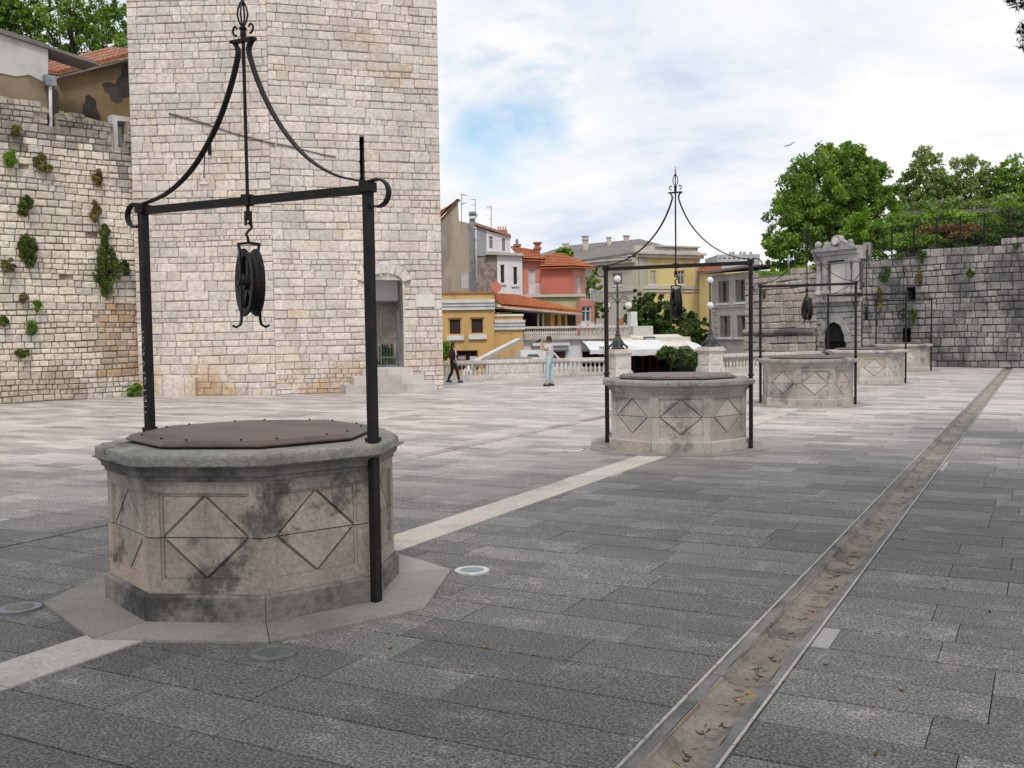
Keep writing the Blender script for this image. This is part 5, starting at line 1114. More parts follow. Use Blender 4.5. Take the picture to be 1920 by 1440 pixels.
def street_lamp(c, z0, rot, label):
    root = thing('street_lamp', (c[0], c[1], z0), label, 'lamp', 'globe lamps on the pedestals'); X, Y = c[0], c[1]; b = MB()
    b.lathe([(.30, 0), (.30, .05), (.22, .10), (.25, .2), (.24, .32), (.15, .46), (.10, .55), (.13, .6), (.08, .66)], (X, Y, z0), 10)
    for q in range(4):
        a = q*math.pi/2+rot; b.tube([(X+math.cos(a)*.2, Y+math.sin(a)*.2, z0+.25), (X+math.cos(a)*.36, Y+math.sin(a)*.36, z0+.12), (X+math.cos(a)*.40, Y+math.sin(a)*.40, z0+.02)], [.05, .05, .07], 6)
    b.build('ornate_base', M['bronze'], root)
    b = MB(); b.lathe([(.07, .6), (.09, .75), (.06, .85), (.055, 1.0), (.08, 1.02), (.05, 1.06), (.045, 2.2), (.07, 2.22), (.045, 2.26), (.035, 2.75), (.07, 2.8)], (X, Y, z0), 10); b.build('column', M['bronze'], root)
    gl = MB(); gl.ball((X, Y, z0+2.95), .155); gl.build('globe', M['globe'], root)
    for q in (-1, 1):
        dx, dy = math.cos(rot)*q, math.sin(rot)*q; b = MB()
        b.tube([(X+dx*r, Y+dy*r, z0+z) for r, z in ((.03, 1.9), (.12, 2.15), (.28, 2.25), (.42, 2.15), (.46, 1.98))], .022, 6)
        b.tube([(X+dx*(.25+.1*math.cos(t)), Y+dy*(.25+.1*math.cos(t)), z0+2.05+.1*math.sin(t)) for t in np.linspace(0, 5.4, 12)], .014, 5); am = b.build('arm', M['bronze'], root)
        gl = MB(); gl.ball((X+dx*.46, Y+dy*.46, z0+1.83), .155); gl.build('globe', M['globe'], am)
street_lamp(pd1, 1.12, .497, 'three-globe street lamp on the pedestal at the long balustrade'); street_lamp(pd2, 1.12, .497+1.35, 'three-globe street lamp on the pedestal before the grey building')

# ------------------------------------------------------------------ town beyond the square
def rects_to_holes(w, rs): return [w.rect(*r) for r in rs]
def bldg_wall(parent, w, rect, mat, wins=(), thick=6., name='wall', zlow=None, o=0.):
    r = w.rect(*rect); z0 = LOW-.05 if zlow is None else zlow
    b = MB(); hs = [w.rect(*q) for q in wins]; wall_block(b, w, r[0], r[1], z0, r[3], hs, o-.4, o)
    b.wbox(w, r[0]+.001, r[1]-.001, z0, r[3]-.02, o-thick, o-.41) if not wins else b.wbox(w, r[0]+.001, r[1]-.001, z0, r[3]-.02, o-thick, o-.55)
    return b.build(name, mat, parent)
def window(parent, w, rect, style='panes', o=0., frame='white_trim', sill=True, shutter='door_dk', name='window'):
    a, b_, c, d = w.rect(*rect); f = min(.09, (b_-a)*.12); m = MB()
    for q in ((a, a+f, c, d), (b_-f, b_, c, d), (a+f, b_-f, c, c+f), (a+f, b_-f, d-f, d)): m.wbox(w, *q, o-.25, o-.10)
    if style == 'panes': m.wbox(w, (a+b_)/2-f*.4, (a+b_)/2+f*.4, c+f, d-f, o-.24, o-.11); m.wbox(w, a+f, b_-f, c+(d-c)*.66, c+(d-c)*.66+f*.7, o-.235, o-.115)
    fo = m.build(name, M[frame], parent)
    m = MB(); m.wbox(w, a+f*.5, b_-f*.5, c+f*.5, d-f*.5, o-.40, o-.2); m.build('pane', M['pane'] if style != 'solid' else M[shutter], fo)
    if style == 'open_shutters':
        for s, e in ((a-.001, -1), (b_+.001, 1)):
            m = MB(); m.wbox(w, s, s+e*(b_-a)*.42, c, d, o+.01, o+.05)
            nsl = 7
            for i in range(nsl): m.wbox(w, s+e*.04, s+e*((b_-a)*.42-.04), c+(d-c)*(i+.25)/nsl, c+(d-c)*(i+.75)/nsl, o+.05, o+.06)
            m.build('shutter', M[shutter], fo)
    if style == 'closed':
        n = 9
        for s0, s1 in ((a+f, (a+b_)/2-.01), ((a+b_)/2+.01, b_-f)):
            m = MB(); m.wbox(w, s0, s1, c+f, d-f, o-.2, o-.13)
            for i in range(n): m.wbox(w, s0+.04, s1-.04, c+f+(d-c-2*f)*(i+.2)/n, c+f+(d-c-2*f)*(i+.8)/n, o-.13, o-.115)
            m.build('shutter', M[shutter], fo)
    if sill: m = MB(); m.wbox(w, a-.12, b_+.12, c-.14, c-.002, o-.2, o+.12); m.build('sill', M['white_trim'], fo)
    return fo
def tiled_roof(parent, corners, mat, rows=10, n=None, name='roof', th=.06):
    """corners: eave left, eave right, ridge right, ridge left; half-round tile rows run from eave to ridge"""
    e0, e1, r1, r0 = [np.asarray(c, float) for c in corners]; b = MB(); b.prism([e0, e1, r1, r0], (0, 0, -th)); o = b.build(name, mat, parent)
    n = n or max(4, int(np.linalg.norm(e1-e0)/.32)); t = MB()
    for k in range(n):
        q = (k+.5)/n; A = e0*(1-q)+e1*q; Bq = r0*(1-q)+r1*q
        if np.linalg.norm(Bq-A) < .1: continue
        for j in range(rows): t.tube([A+(Bq-A)*(j/rows)+np.array([0, 0, .05]), A+(Bq-A)*((j+1.05)/rows)+np.array([0, 0, .02])], [.10, .085], 5, False)
    t.build('tile_rows', mat, o, kind='stuff'); return o
def chimney(parent, w, rect, o, mat, cap=None, d=.6):
    a, b_, c, z = w.rect(*rect); m = MB(); m.wbox(w, a, b_, c-.6, z, o-d, o); co = m.build('chimney', mat, parent)
    m = MB(); m.wbox(w, a-.1, b_+.1, z+.001, z+.15, o-d-.1, o+.1)
    if cap: m.wbox(w, a, b_, z+.15, z+.45, o-d, o); m.wbox(w, a-.12, b_+.12, z+.45, z+.55, o-d-.12, o+.12)
    m.build('cap', cap or mat, co); return co
U = lambda w, x, y, o=0.: w.pt(*w.uv(x, y), o)
# palace with grey roof
PG = facade(1030, 128., 1196, 116.); PY = facade(1190, 116.5, 1312, 121.)
pal = thing('palace', PY.pt(0, LOW), 'large pale yellow palace with grey hipped roof, chimneys and roof balustrade', 'building')
wg = [(1148, 511, 1167, 535), (1096, 519, 1112, 542)]
bldg_wall(pal, PG, (1030, 489, 1193, 700), M['palace_g'], wg, 3.)
for q in wg: window(pal, PG, q, 'panes', frame='palace_trim')
wy = [(1218, 507, 1230, 533), (1271, 507, 1284, 533), (1218, 575, 1230, 600), (1271, 575, 1284, 600)]
bldg_wall(pal, PY, (1191, 480, 1312, 700), M['palace_y'], wy, 18.)
for q in wy: window(pal, PY, q, 'panes', frame='palace_trim')
tr = MB()
for (x0, y0, x1, y1, o1) in ((1189, 484, 1315, 478, .5), (1189, 478, 1317, 474, .8), (1191, 542, 1313, 535, .2), (1191, 548, 1313, 544, .12)): r = PY.rect(x0, y1, x1, y0); tr.wbox(PY, *r, -.3, o1)
tr.build('cornice', M['palace_trim'], pal)
tr = MB()
for (x0, y0, x1, y1, o1) in ((1085, 497, 1191, 491, .5), (1085, 491, 1191, 487, .8), (1096, 548, 1191, 541, .2)): r = PG.rect(x0, y1, x1, y0); tr.wbox(PG, *r, -.3, o1)
tr.build('cornice', M['palace_trim'], pal)
for x0, x1 in ((1191, 1196), (1304, 1312)):
    for j in range(9):
        r = PY.rect(x0, 485+j*6, x1-(j % 2)*1.5, 490+j*6); m = MB(); m.wbox(PY, *r, -.1, .1); m.build('quoin', M['palace_trim'], pal)
rb = MB(); r = PY.rect(1226, 471, 1311, 474); rb.wbox(PY, *r, -.5, .2); r = PY.rect(1226, 461, 1311, 463.5); rb.wbox(PY, *r, -.5, .2); rbo = rb.build('roof_balustrade', M['palace_trim'], pal)
for k in range(26):
    x = 1228+k*3.2; m = MB(); r = PY.rect(x-.75, 463.5, x+.75, 471); m.wbox(PY, *r, -.3, 0.); m.build('baluster', M['palace_trim'], rbo)
m = MB(); r = PY.rect(1190, 461, 1228, 475); m.wbox(PY, *r, -.6, .1); m.build('attic_wall', M['palace_trim'], pal)
m = MB()
gr_ = [U(PG, 1000, 478, .6), U(PG, 1190, 486, .6), DP(1188, 450, 128), DP(1072, 459, 140), DP(1020, 470, 140)]
pts = [U(PG, 1088, 489, .8), U(PG, 1193, 474, .8), DP(1200, 448, 130), DP(1078, 459, 138)]; m.prism(pts, (0, 0, -.3))
pts = [U(PG, 1193, 474, .8), U(PY, 1250, 473, -.5), DP(1262, 464, 128), DP(1200, 448, 130)]; m.prism(pts, (0, 0, -.3))
pts = [DP(1000, 480, 134), U(PG, 1088, 489, .8), DP(1078, 459, 138), DP(1060, 461, 140)]; m.prism(pts, (0, 0, -.3)); m.build('roof', M['slate'], pal)
for q in ((1056, 458, 1066, 466), (1093, 450, 1103, 462), (1139, 446, 1146, 456), (1171, 443, 1180, 452)):
    c = facade(1050, 131., 1190, 131.); chimney(pal, c, q, 0., M['palace_trim'], M['palace_trim'] if q[0] in (1093,) else None, 1.)
# far apartment block and small orange roofed house
AP = facade(1344, 190., 1425, 190.); apt = thing('apartment_block', AP.pt(0, LOW), 'pale distant apartment block beyond the palace', 'building'); wa = [(1347+k*9, 483+j*8, 1352+k*9, 487+j*8) for k in range(8) for j in range(2)]
bldg_wall(apt, AP, (1345, 477, 1425, 640), M['apt'], wa, 12.)
for q in wa: window(apt, AP, q, 'plain', sill=False)
for k, x in enumerate((1371, 1377, 1391, 1398, 1410)): m = MB(); r = AP.rect(x, 471, x+3, 478); m.wbox(AP, *r, -2, -1); m.build('roof_vent', M['apt'], apt)
OR = facade(1308, 118., 1362, 112.); orh = thing('small_house', OR.pt(0, LOW), 'small house with flat orange roof between palace and grey building', 'house'); bldg_wall(orh, OR, (1312, 511, 1360, 660), M['palace_y'], (), 6.); tiled_roof(orh, [U(OR, 1311, 511, .3), U(OR, 1360, 509, .3), DP(1352, 498, 122), DP(1311, 499, 124)], M['tile'], 5, 14)
# grey stone building by the ramparts
GB = facade(1334, 68., 1425, 63.); gb = thing('grey_building', GB.pt(0, LOW), 'grey stone building with closed shutters next to the pale rampart', 'building')
wgb = [(1347, 527, 1367, 568), (1379, 524, 1403, 566), (1349, 592, 1369, 632), (1381, 591, 1403, 632)]
bldg_wall(gb, GB, (1335, 512, 1420, 700), M['grey_house'], wgb, 8.)
for q in wgb:
    a, b_, c, d = GB.rect(*q); f = window(gb, GB, q, 'plain', frame='shutter', sill=True)
    for k in range(2):
        s0 = a+(b_-a)*(0.02+.62*k); m = MB(); m.wbox(GB, s0, s0+(b_-a)*.34, c, d, -.16, -.06); m.build('shutter', M['shutter'], f)
m = MB(); r = GB.rect(1335, 572, 1420, 576); m.wbox(GB, *r, -.1, .08); r = GB.rect(1335, 634, 1420, 638); m.wbox(GB, *r, -.1, .08); m.build('string_course', M['grey_house'], gb)
rsb = random.Random(15)
for j in range(12):
    for k in range(3):
        if j % 2 and k == 2: continue
        r = GB.rect(1336+k*0+(0 if j % 2 else 0), 580+j*6, 1342+(j % 2)*3, 585+j*6)
    m = MB(); m.wbox(GB, *r, -.05, .05); o = m.build('quoin', M['grey_house'], gb); o.color = (rsb.random(), .3, 0, 1)
m = MB(); m.prism([U(GB, 1325, 515, .6), U(GB, 1417, 501, .6), U(GB, 1417, 497, -3.5), U(GB, 1340, 506, -3.5)], (0, 0, .14)); m.build('roof', M['slate'], gb)
# beige house, dormer house, pink and red houses
BG = facade(824, 80., 884, 80.); bg_ = thing('beige_house', BG.pt(0, LOW), 'tall stained beige house with tiled gable right behind the tower', 'house')
house_poly(BG, [(815, 640), (882, 640), (881, 419), (860, 414), (858, 377), (826, 410), (815, 410)], -.5, 0., 'wall', M['beige'], bg_)
tiled_roof(bg_, [U(BG, 822, 412, .25), U(BG, 858, 376, .25), U(BG, 858, 362, -4.5), U(BG, 815, 384, -4.5)], M['tile'], 7, 14)
m = MB(); a, b_, c, d = BG.rect(866, 511, 878, 541); 
for q in ((a, a+.06, c, d), (b_-.06, b_, c, d), (a, b_, d-.06, d), ((a+b_)/2-.03, (a+b_)/2+.03, c, d), (a, b_, (c+d)/2-.03, (c+d)/2+.03)): m.wbox(BG, *q, -.02, .06)
f = m.build('window', M['white_trim'], bg_); m = MB(); m.wbox(BG, a, b_, c, d, -.02, .02); m.build('pane', M['plaster_w'], f)
dc = thing('metal_duct', U(BG, 887, 545, .6), 'galvanised metal flue duct rising between the beige and grey houses', 'duct'); m = MB()
r = BG.rect(881.5, 412, 892.5, 545); m.wbox(BG, r[0], r[1], LOW, r[3], .3, .8); m.build('shaft', M['steel'], dc)
m = MB(); a, b_, c, d = BG.rect(878, 404, 896, 412)
m.prism([BG.pt(a, d, .15), BG.pt(b_, d, .15), BG.pt(b_-.2, c, .35), BG.pt(a+.2, c, .35)], -BG.n*.0+np.array([0, 0, 0])+BG.n*.6); m.wbox(BG, a+.1, b_-.1, d, d+.2, .2, .9); m.build('cowl', M['steel'], dc)
for j in range(5): m = MB(); r = BG.rect(881, 430+j*20, 893, 432+j*20); m.wbox(BG, *r, .28, .82); m.build('seam', M['steel'], dc)
DH = facade(893, 76., 980, 76.); dh = thing('dormer_house', DH.pt(0, LOW), 'white house with grey sheet dormer and rubble side wall', 'house')
wd = [(917, 440, 924, 466), (941, 447, 947, 471)]
house_poly(DH, [(893, 480), (912, 480), (912, 426), (893, 419)], -2., 0., 'dormer_side', M['grey_pl'], dh)
m = MB(); hs = [DH.rect(*q) for q in wd]; r = DH.rect(912, 452, 957, 480); r0 = DH.rect(912, 443, 957, 478); wall_block(m, DH, r0[0], r0[1], r0[2], r0[3], hs, -1.5, .0); m.wprism(DH, [(r0[0], r0[3]), (r0[1], r0[3]), DH.uv(912, 433)], -1.5, 0.); m.build('dormer_front', M['lilac_w'], dh)
for q in wd: window(dh, DH, q, 'panes', frame='white_trim', sill=False)
house_poly(DH, [(890, 422), (958, 444), (958, 440), (890, 417)], -1.4, .25, 'dormer_roof', M['tile_old'], dh)
house_poly(DH, [(893, 640), (933, 640), (933, 479), (893, 482)], -1., -.05, 'rubble_side', M['rubble'], dh)
ww = [(938, 496, 946, 531), (962, 500, 970, 534)]
bldg_wall(dh, DH, (933, 478, 980, 640), M['white'], ww, 5.)
for q in ww: window(dh, DH, q, 'closed')
house_poly(DH, [(911, 478), (981, 480), (981, 476), (911, 471)], -1., .35, 'eave', M['palace_trim'], dh)
m = MB(); a, b_, c, d = DH.rect(932, 427, 951, 436); m.wbox(DH, a, b_, c, d, -2.5, -1.5); 
for i in range(4): m.wbox(DH, a+(b_-a)*i/4+.02, a+(b_-a)*(i+1)/4-.08, d, d+.25, -2.4, -1.6)
m.build('chimney', M['tile_old'], dh)
PK = facade(978, 77., 1018, 77.); pk = thing('pink_house', PK.pt(0, LOW), 'narrow pink house with white balcony door and orange roof', 'house')
wp = [(991, 505, 1004, 551)]; bldg_wall(pk, PK, (980, 486, 1016, 640), M['pink'], wp, 5.); window(pk, PK, wp[0], 'solid', shutter='white_trim', sill=False, name='balcony_door')
tiled_roof(pk, [U(PK, 977, 487, .5), U(PK, 1021, 489, .5), DP(1001, 470, 82), DP(958, 463, 82)], M['tile'], 7, 16)
c = facade(940, 80., 1040, 80.)
chimney(pk, c, (965, 461, 975, 482), 0., M['brick']); chimney(pk, c, (1003, 467, 1013, 480), 0., M['brick'], M['tile_old'], .8); m = MB(); m.tube([U(c, 970, 462, -.3), U(c, 969, 448, -.3)], .12, 7); m.build('flue_pipe', M['steel'], pk)
m = MB(); a, b_, c_, d = PK.rect(1003, 533, 1029, 552); m.wbox(PK, PK.uv(985, 550)[0], b_, c_-.25, c_, -.1, 1.1); bal = m.build('balcony', M['white_trim'], pk)
m = MB(); m.wbox(PK, a, b_, d-.06, d, 1.02, 1.08)
for i in range(15): m.wbox(PK, a+(b_-a)*i/14-.015, a+(b_-a)*i/14+.015, c_, d-.06, 1.03, 1.07)
m.build('railing', M['white_trim'], bal)
RD = facade(1014, 75.5, 1074, 75.5); RR = facade(1074, 75.5, 1104, 79.); rdh = thing('red_house', RD.pt(0, LOW), 'salmon red house with orange hip roof and white balcony door', 'house')
bldg_wall(rdh, RD, (1015, 502, 1074, 640), M['red'], (), 5.); wr = [(1083, 517, 1092, 559)]; bldg_wall(rdh, RR, (1074, 502, 1098, 640), M['pink'], wr, .8); window(rdh, RR, wr[0], 'solid', shutter='white_trim', sill=False, name='balcony_door')
tiled_roof(rdh, [U(RD, 1012, 503, .5), U(RD, 1075, 501, .5), DP(1053, 477, 80), DP(1022, 479, 82)], M['tile'], 8, 22)
tiled_roof(rdh, [U(RD, 1075, 501, .5), U(RR, 1104, 503, .5), DP(1056, 478, 80), DP(1053, 477, 80)], M['tile'], 8, 10)
m = MB(); a, b_, c_, d = RR.rect(1085, 545, 1112, 562); m.wbox(RR, a-.6, b_, c_-.2, c_, -.1, 1.); bl = m.build('balcony', M['palace_trim'], rdh); m = MB(); m.wbox(RR, a, b_, d-.05, d, .92, .98)
for i in range(12): m.wbox(RR, a+(b_-a)*i/11-.012, a+(b_-a)*i/11+.012, c_, d-.05, .93, .97)
m.build('railing', M['white_trim'], bl)
OL = facade(975, 72.5, 1092, 72.5); olh = thing('green_house', OL.pt(0, LOW), 'pale green plastered annexe below the red house', 'house'); bldg_wall(olh, OL, (982, 557, 1088, 660), M['olive'], (), 2.); m = MB(); r = OL.rect(980, 552, 1098, 557); m.wbox(OL, *r, -2., .25); m.build('coping', M['palace_trim'], olh)
RW2 = facade(1086, 72., 1118, 73.); wpk = [(1091, 574, 1110, 604)]; bldg_wall(olh, RW2, (1088, 563, 1115, 660), M['pink'], wpk, 2., 'pink_wall'); window(olh, RW2, wpk[0], 'panes')
# tv aerials
def aerial(x, y0, y1, label, els):
    dep = 79.; root = thing('tv_aerial', DP(x, y1, dep), label, 'aerial', 'aerials on the roofs'); m = MB(); m.tube([DP(x, y1+6, dep), DP(x, y0, dep)], .03, 5); m.build('mast', M['steel'], root)
    for dy, dx0, dx1 in els: m = MB(); m.tube([DP(x+dx0, y0+dy, dep), DP(x+dx1, y0+dy-.5, dep)], .02, 4); m.build('element', M['steel'], root)
aerial(865.5, 363, 413, 'tall television aerial on the beige house', [(2, -1, 6), (3.5, 0, 10), (18, 0, 11), (20, -3, 5)]); aerial(891, 374, 402, 'television aerial behind the metal flue duct', [(0, -9, 1), (11, -8, 0)]); aerial(921, 387, 428, 'television aerial on the grey dormer roof', [(0, -8, 1), (3, -9, 0), (24, -4, 2)])
# ochre shop
OC = facade(828, 60., 930, 60.); OC2 = facade(925, 60.4, 984, 60.8); oc = thing('ochre_shop', OC.pt(0, LOW), 'ochre yellow shop building with dark shuttered windows and white cornice', 'building')
wo = [(840, 596, 866, 629), (881, 595, 908, 627), (856, 657, 896, 694)]
bldg_wall(oc, OC, (812, 549, 927, 720), M['ochre'], wo, 6.)
for q in wo[:2]: window(oc, OC, q, 'solid', frame='ochre', shutter='door_dk', sill=False)
for q in ((838, 629, 870, 638), (879, 627, 913, 636)): m = MB(); r = OC.rect(*q); m.wbox(OC, *r, -.1, .16); m.build('sill', M['white_trim'], oc)
window(oc, OC, wo[2], 'solid', frame='maroon_wood', shutter='dark', sill=False, name='shop_front')
m = MB(); r = OC.rect(857, 666, 874, 676); m.wbox(OC, *r, -.12, -.05); so = m.build('shop_sign', M['maroon_wood'], oc)
for i in range(6): m = MB(); r = OC.rect(859+i*2.4, 668, 860.5+i*2.4, 674); m.wbox(OC, *r, -.05, -.04); m.build('letter', M['letter'], so)
m = MB(); r = OC.rect(881, 668, 895, 678); m.wbox(OC, *r, -.12, -.06); m.build('poster', M['plaster_w'], oc)
m = MB()
for y0, y1, o1 in ((562, 568, .30), (568, 574, .22), (574, 581, .15)): r = OC.rect(812, y0, 928, y1); m.wbox(OC, *r, -.1, o1)
m.build('cornice', M['white_trim'], oc)
m = MB(); r = OC.rect(812, 547, 927, 550); m.wbox(OC, r[0], r[1], r[2], r[3], -6., .1); m.build('coping', M['tile_old'], oc)
bldg_wall(oc, OC2, (927, 590, 981, 720), M['ochre'], (), 4., 'low_wing'); m = MB()
for y0, y1, o1 in ((600, 605, .28), (605, 611, .2), (611, 618, .13)): r = OC2.rect(926, y0, 983, y1); m.wbox(OC2, *r, -.1, o1)
r = OC2.rect(926, 589, 981, 593); m.wbox(OC2, *r, -.2, .1); m.build('cornice', M['white_trim'], oc)
m = MB(); a, b_, c_, d = OC2.rect(935, 623, 961, 668)
for q in ((a, a+.06, c_, d), (b_-.06, b_, c_, d), (a, b_, d-.06, d)): m.wbox(OC2, *q, -.02, .03)
m.build('wall_moulding', M['ochre'], oc)
dsh = thing('satellite_dish', U(OC, 926, 545, -1.), 'red satellite dish beside the ochre shop roof', 'dish'); c0 = U(OC, 930, 537, -1.); m = MB(); m.tube([U(OC, 924, 548, -1.), U(OC, 927, 538, -1.)], .04, 6); m.build('mount', M['white_trim'], dsh)
m = MB(); ax = np.array([.8, -.55, .25]); ax /= np.linalg.norm(ax); m.tube([c0-ax*.10, c0-ax*.04, c0+ax*.03], [.06, .26, .33], 14); m.build('bowl', M['red'], dsh)
# restaurant with orange roof and arcade
RS = facade(925, 63.5, 1075, 66.); rs_ = thing('restaurant', RS.pt(0, LOW), 'restaurant with broad orange tiled roof over an arcaded terrace', 'building')
tiled_roof(rs_, [U(RS, 927, 574, 1.2), U(RS, 1073, 586, 1.2), U(RS, 1000, 552, -2.5), U(RS, 930, 547, -2.5)], M['tile'], 12, 34)
m = MB(); m.prism([U(RS, 927, 576, 1.3), U(RS, 1073, 588, 1.3), U(RS, 1073, 588, -1.3), U(RS, 927, 576, -1.3)], (0, 0, -.1)); m.build('eave_board', M['palace_trim'], rs_)
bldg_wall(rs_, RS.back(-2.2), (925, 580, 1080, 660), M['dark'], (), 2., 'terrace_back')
for x0, x1 in ((928, 955), (1027, 1034), (1041, 1047), (1054, 1058)):
    m = MB(); r = RS.rect(x0, 586, x1, 612); m.wbox(RS, r[0], r[1], r[2]-.2, r[3], -.6, .4); m.build('pillar', M['ochre'], rs_)
m = MB(); a0, a1, zz0, zz1 = RS.rect(1030, 586, 1072, 591); m.wbox(RS, a0, a1, zz0, zz1, -.5, .35); m.build('arcade_beam', M['ochre'], rs_)
m = MB(); r = RS.rect(1062, 588, 1071, 604); m.wbox(RS, *r, -.4, .3); m.build('wood_panel', M['door_dk'], rs_)
for x in (1005, 1014): m = MB(); m.tube([U(RS, x, 614, .3), U(RS, x, 588, .3)], .07, 7); m.build('post', M['palace_trim'], rs_)
# white terrace building with balustrade
TE = facade(976, 61.5, 1260, 64.5); te = thing('terrace_building', TE.pt(0, LOW), 'white low building with balustraded roof terrace behind the photographing man', 'building')
bldg_wall(te, TE, (981, 635, 1162, 720), M['white'], [(1036, 656, 1064, 690), (1091, 656, 1140, 690)], 3.)
window(te, TE, (1036, 656, 1064, 690), 'closed', frame='white_trim', shutter='maroon_wood', sill=False, name='door'); window(te, TE, (1091, 656, 1140, 690), 'solid', frame='white_trim', shutter='dark', sill=False, name='shop_front')
m = MB(); r = TE.rect(980, 632, 1180, 636); m.wbox(TE, *r, -3., .3); r = TE.rect(980, 629.5, 1180, 632); m.wbox(TE, r[0], r[1], r[2]+.001, r[3], -.3, .15); m.build('terrace_slab', M['palace_trim'], te)
m = MB(); r = TE.rect(980, 611, 1178, 615); m.wbox(TE, *r, -.2, .12); rl = m.build('terrace_rail', M['bal'], te)
zb0, zb1 = TE.uv(1040, 630)[1], TE.uv(1040, 615)[1]; bm2 = baluster_mesh(zb1-zb0, M['bal'])
for k in range(24):
    o = put('baluster', bm2, None, te); x = 984+k*4.2; u = TE.uv(x, 622)[0]; o.location = TE.pt(u, zb0, -.05); o.scale = (1.25, 1.25, 1.02)
for k in range(12):
    x = 1090+k*8; m = MB(); r = TE.rect(x, 614, x+1.2, 631); m.wbox(TE, *r, -.1, .03); m.build('rail_post', M['bal'], te)
m = MB(); r = TE.rect(1088, 619, 1178, 630); m.wbox(TE, *r, -.06, -.02); m.build('terrace_panel', M['grey_house'], te)
for x in (1093, 1108, 1123): m = MB(); r = TE.rect(x-4, 607, x+5, 611); m.wbox(TE, *r, -.6, .1); m.build('planter', M['white_trim'], te)
m = MB(); r = TE.rect(995, 643, 1064, 648); m.wbox(TE, *r, -.02, .4); r = TE.rect(999, 648, 1062, 656); m.wbox(TE, *r, -.02, .2); m.build('shop_cornice', M['white_trim'], te)
m = MB(); r = TE.rect(1190, 611, 1227, 632); m.wbox(TE, *r, -2.5, -.2); rfb = m.build('roof_box', M['plaster_w'], te)
m = MB(); ca, cb, cc_, cdd = TE.rect(1190, 584, 1203, 611); um = (ca+cb)/2; m.wprism(TE, [(ca, cc_), (cb, cc_), (um+.2, cc_+(cdd-cc_)*.75), (um+.22, cdd), (um-.22, cdd), (um-.2, cc_+(cdd-cc_)*.75)], -1.2, -.6); m.build('white_chimney', M['white'], te)
m = MB(); m.lathe([(.18, 0), (.26, .35), (.28, .4)], U(TE, 1164, 610, -.1), 10); po = tag(m.build('flower_pot', M['terracotta']), 'terracotta pot standing on the terrace balustrade', 'pot')
# awnings of the cafe
def awning(label, w, pts_top, drop, mat, out, val=.25, name='awning', sign=None):
    (x0, y0), (x1, y1) = pts_top; A, B = U(w, x0, y0, 0.), U(w, x1, y1, 0.); root = thing(name, A, label, 'awning', 'awnings of the waterfront cafe'); v = w.n*out+np.array([0, 0, -drop]); m = MB(); n = 6; gv = []
    for i in range(n+1):
        t = i/n; sag = -.05*math.sin(math.pi*t*3)**2; P0, P1 = A*(1-t)+B*t, A*(1-t)+B*t+v; gv += [P0, (P0+P1)/2+np.array([0, 0, .06+sag]), P1, P1+np.array([0, 0, -val+.03*(i % 2)])]
    m.add(gv, [(i*4+j, (i+1)*4+j, (i+1)*4+j+1, i*4+j+1) for i in range(n) for j in range(3)]); o = m.build('canvas', mat, root)
    sm = o.modifiers.new('thick', 'SOLIDIFY'); sm.thickness = .02
    for t in (0., 1.):
        m = MB(); m.tube([A*(1-t)+B*t+np.array([0, 0, -.3]), A*(1-t)+B*t+v], .03, 6); m.build('support_arm', M['steel'], root)
    return root
aw = TE.back(1.4)
awning('white awning over the shop front with small lettering', TE.back(.1), ((1090, 639), (1146, 639)), .55, M['awning_w'], 1.4)
tl = MB()
for i in range(3): r = TE.back(1.55).rect(1124+i*3.2, 650, 1126.2+i*3.2, 654); tl.wbox(TE.back(1.55), *r, -.02, .0)
tag(tl.build('awning_lettering', M['sign']), 'small dark letters on the white shop awning', 'lettering')
awning('long white awning between the lamp post and the shrubs', TE.back(2.5), ((1146, 640), (1232, 637)), .5, M['awning_w'], 2.2, .35)
awning('cream awning with a grey name board above the long white one', TE.back(-.5), ((1150, 629), (1270, 627)), .6, M['awning'], 2.4, .3)
awning('cream awning end piece with drooping valance', TE.back(2.), ((1238, 645), (1280, 643)), .15, M['awning'], 1.4, .2)
awning('small rounded white awning at the end of the cafe', TE.back(3.5), ((1278, 641), (1303, 643)), .45, M['awning_w'], 1.5, .2)
cf = thing('cafe_pavilion', U(TE, 1200, 690, 0.), 'cream cafe pavilion fronted by awnings and dark open interior', 'building')
m = MB(); r = TE.rect(1178, 632, 1278, 650); m.wbox(TE, r[0], r[1], r[2], r[3], -2., 1.2); m.build('fascia', M['awning'], cf)
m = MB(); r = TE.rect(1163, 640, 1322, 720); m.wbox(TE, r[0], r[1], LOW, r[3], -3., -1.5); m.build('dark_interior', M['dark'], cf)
for x in (1178, 1196, 1212, 1226, 1240): m = MB(); r = TE.rect(x, 655, x+4, 690); m.wbox(TE, r[0], r[1], LOW, r[3], -.9, -.7); m.build('door_post', M['maroon_wood'], cf)
nb_ = TE.back(1.25); m = MB(); r = nb_.rect(1207, 631, 1228, 640); m.wbox(nb_, *r, -.02, .05); sgn = tag(m.build('name_board', M['sign']), 'grey name board with worn pale lettering on the cream awning', 'sign')
for i in range(8): m = MB(); r = nb_.rect(1209.5+i*2.1, 633.5, 1211+i*2.1, 637.5+(i % 2)); m.wbox(nb_, *r, .05, .056); m.build('letter', M['letter'], sgn)
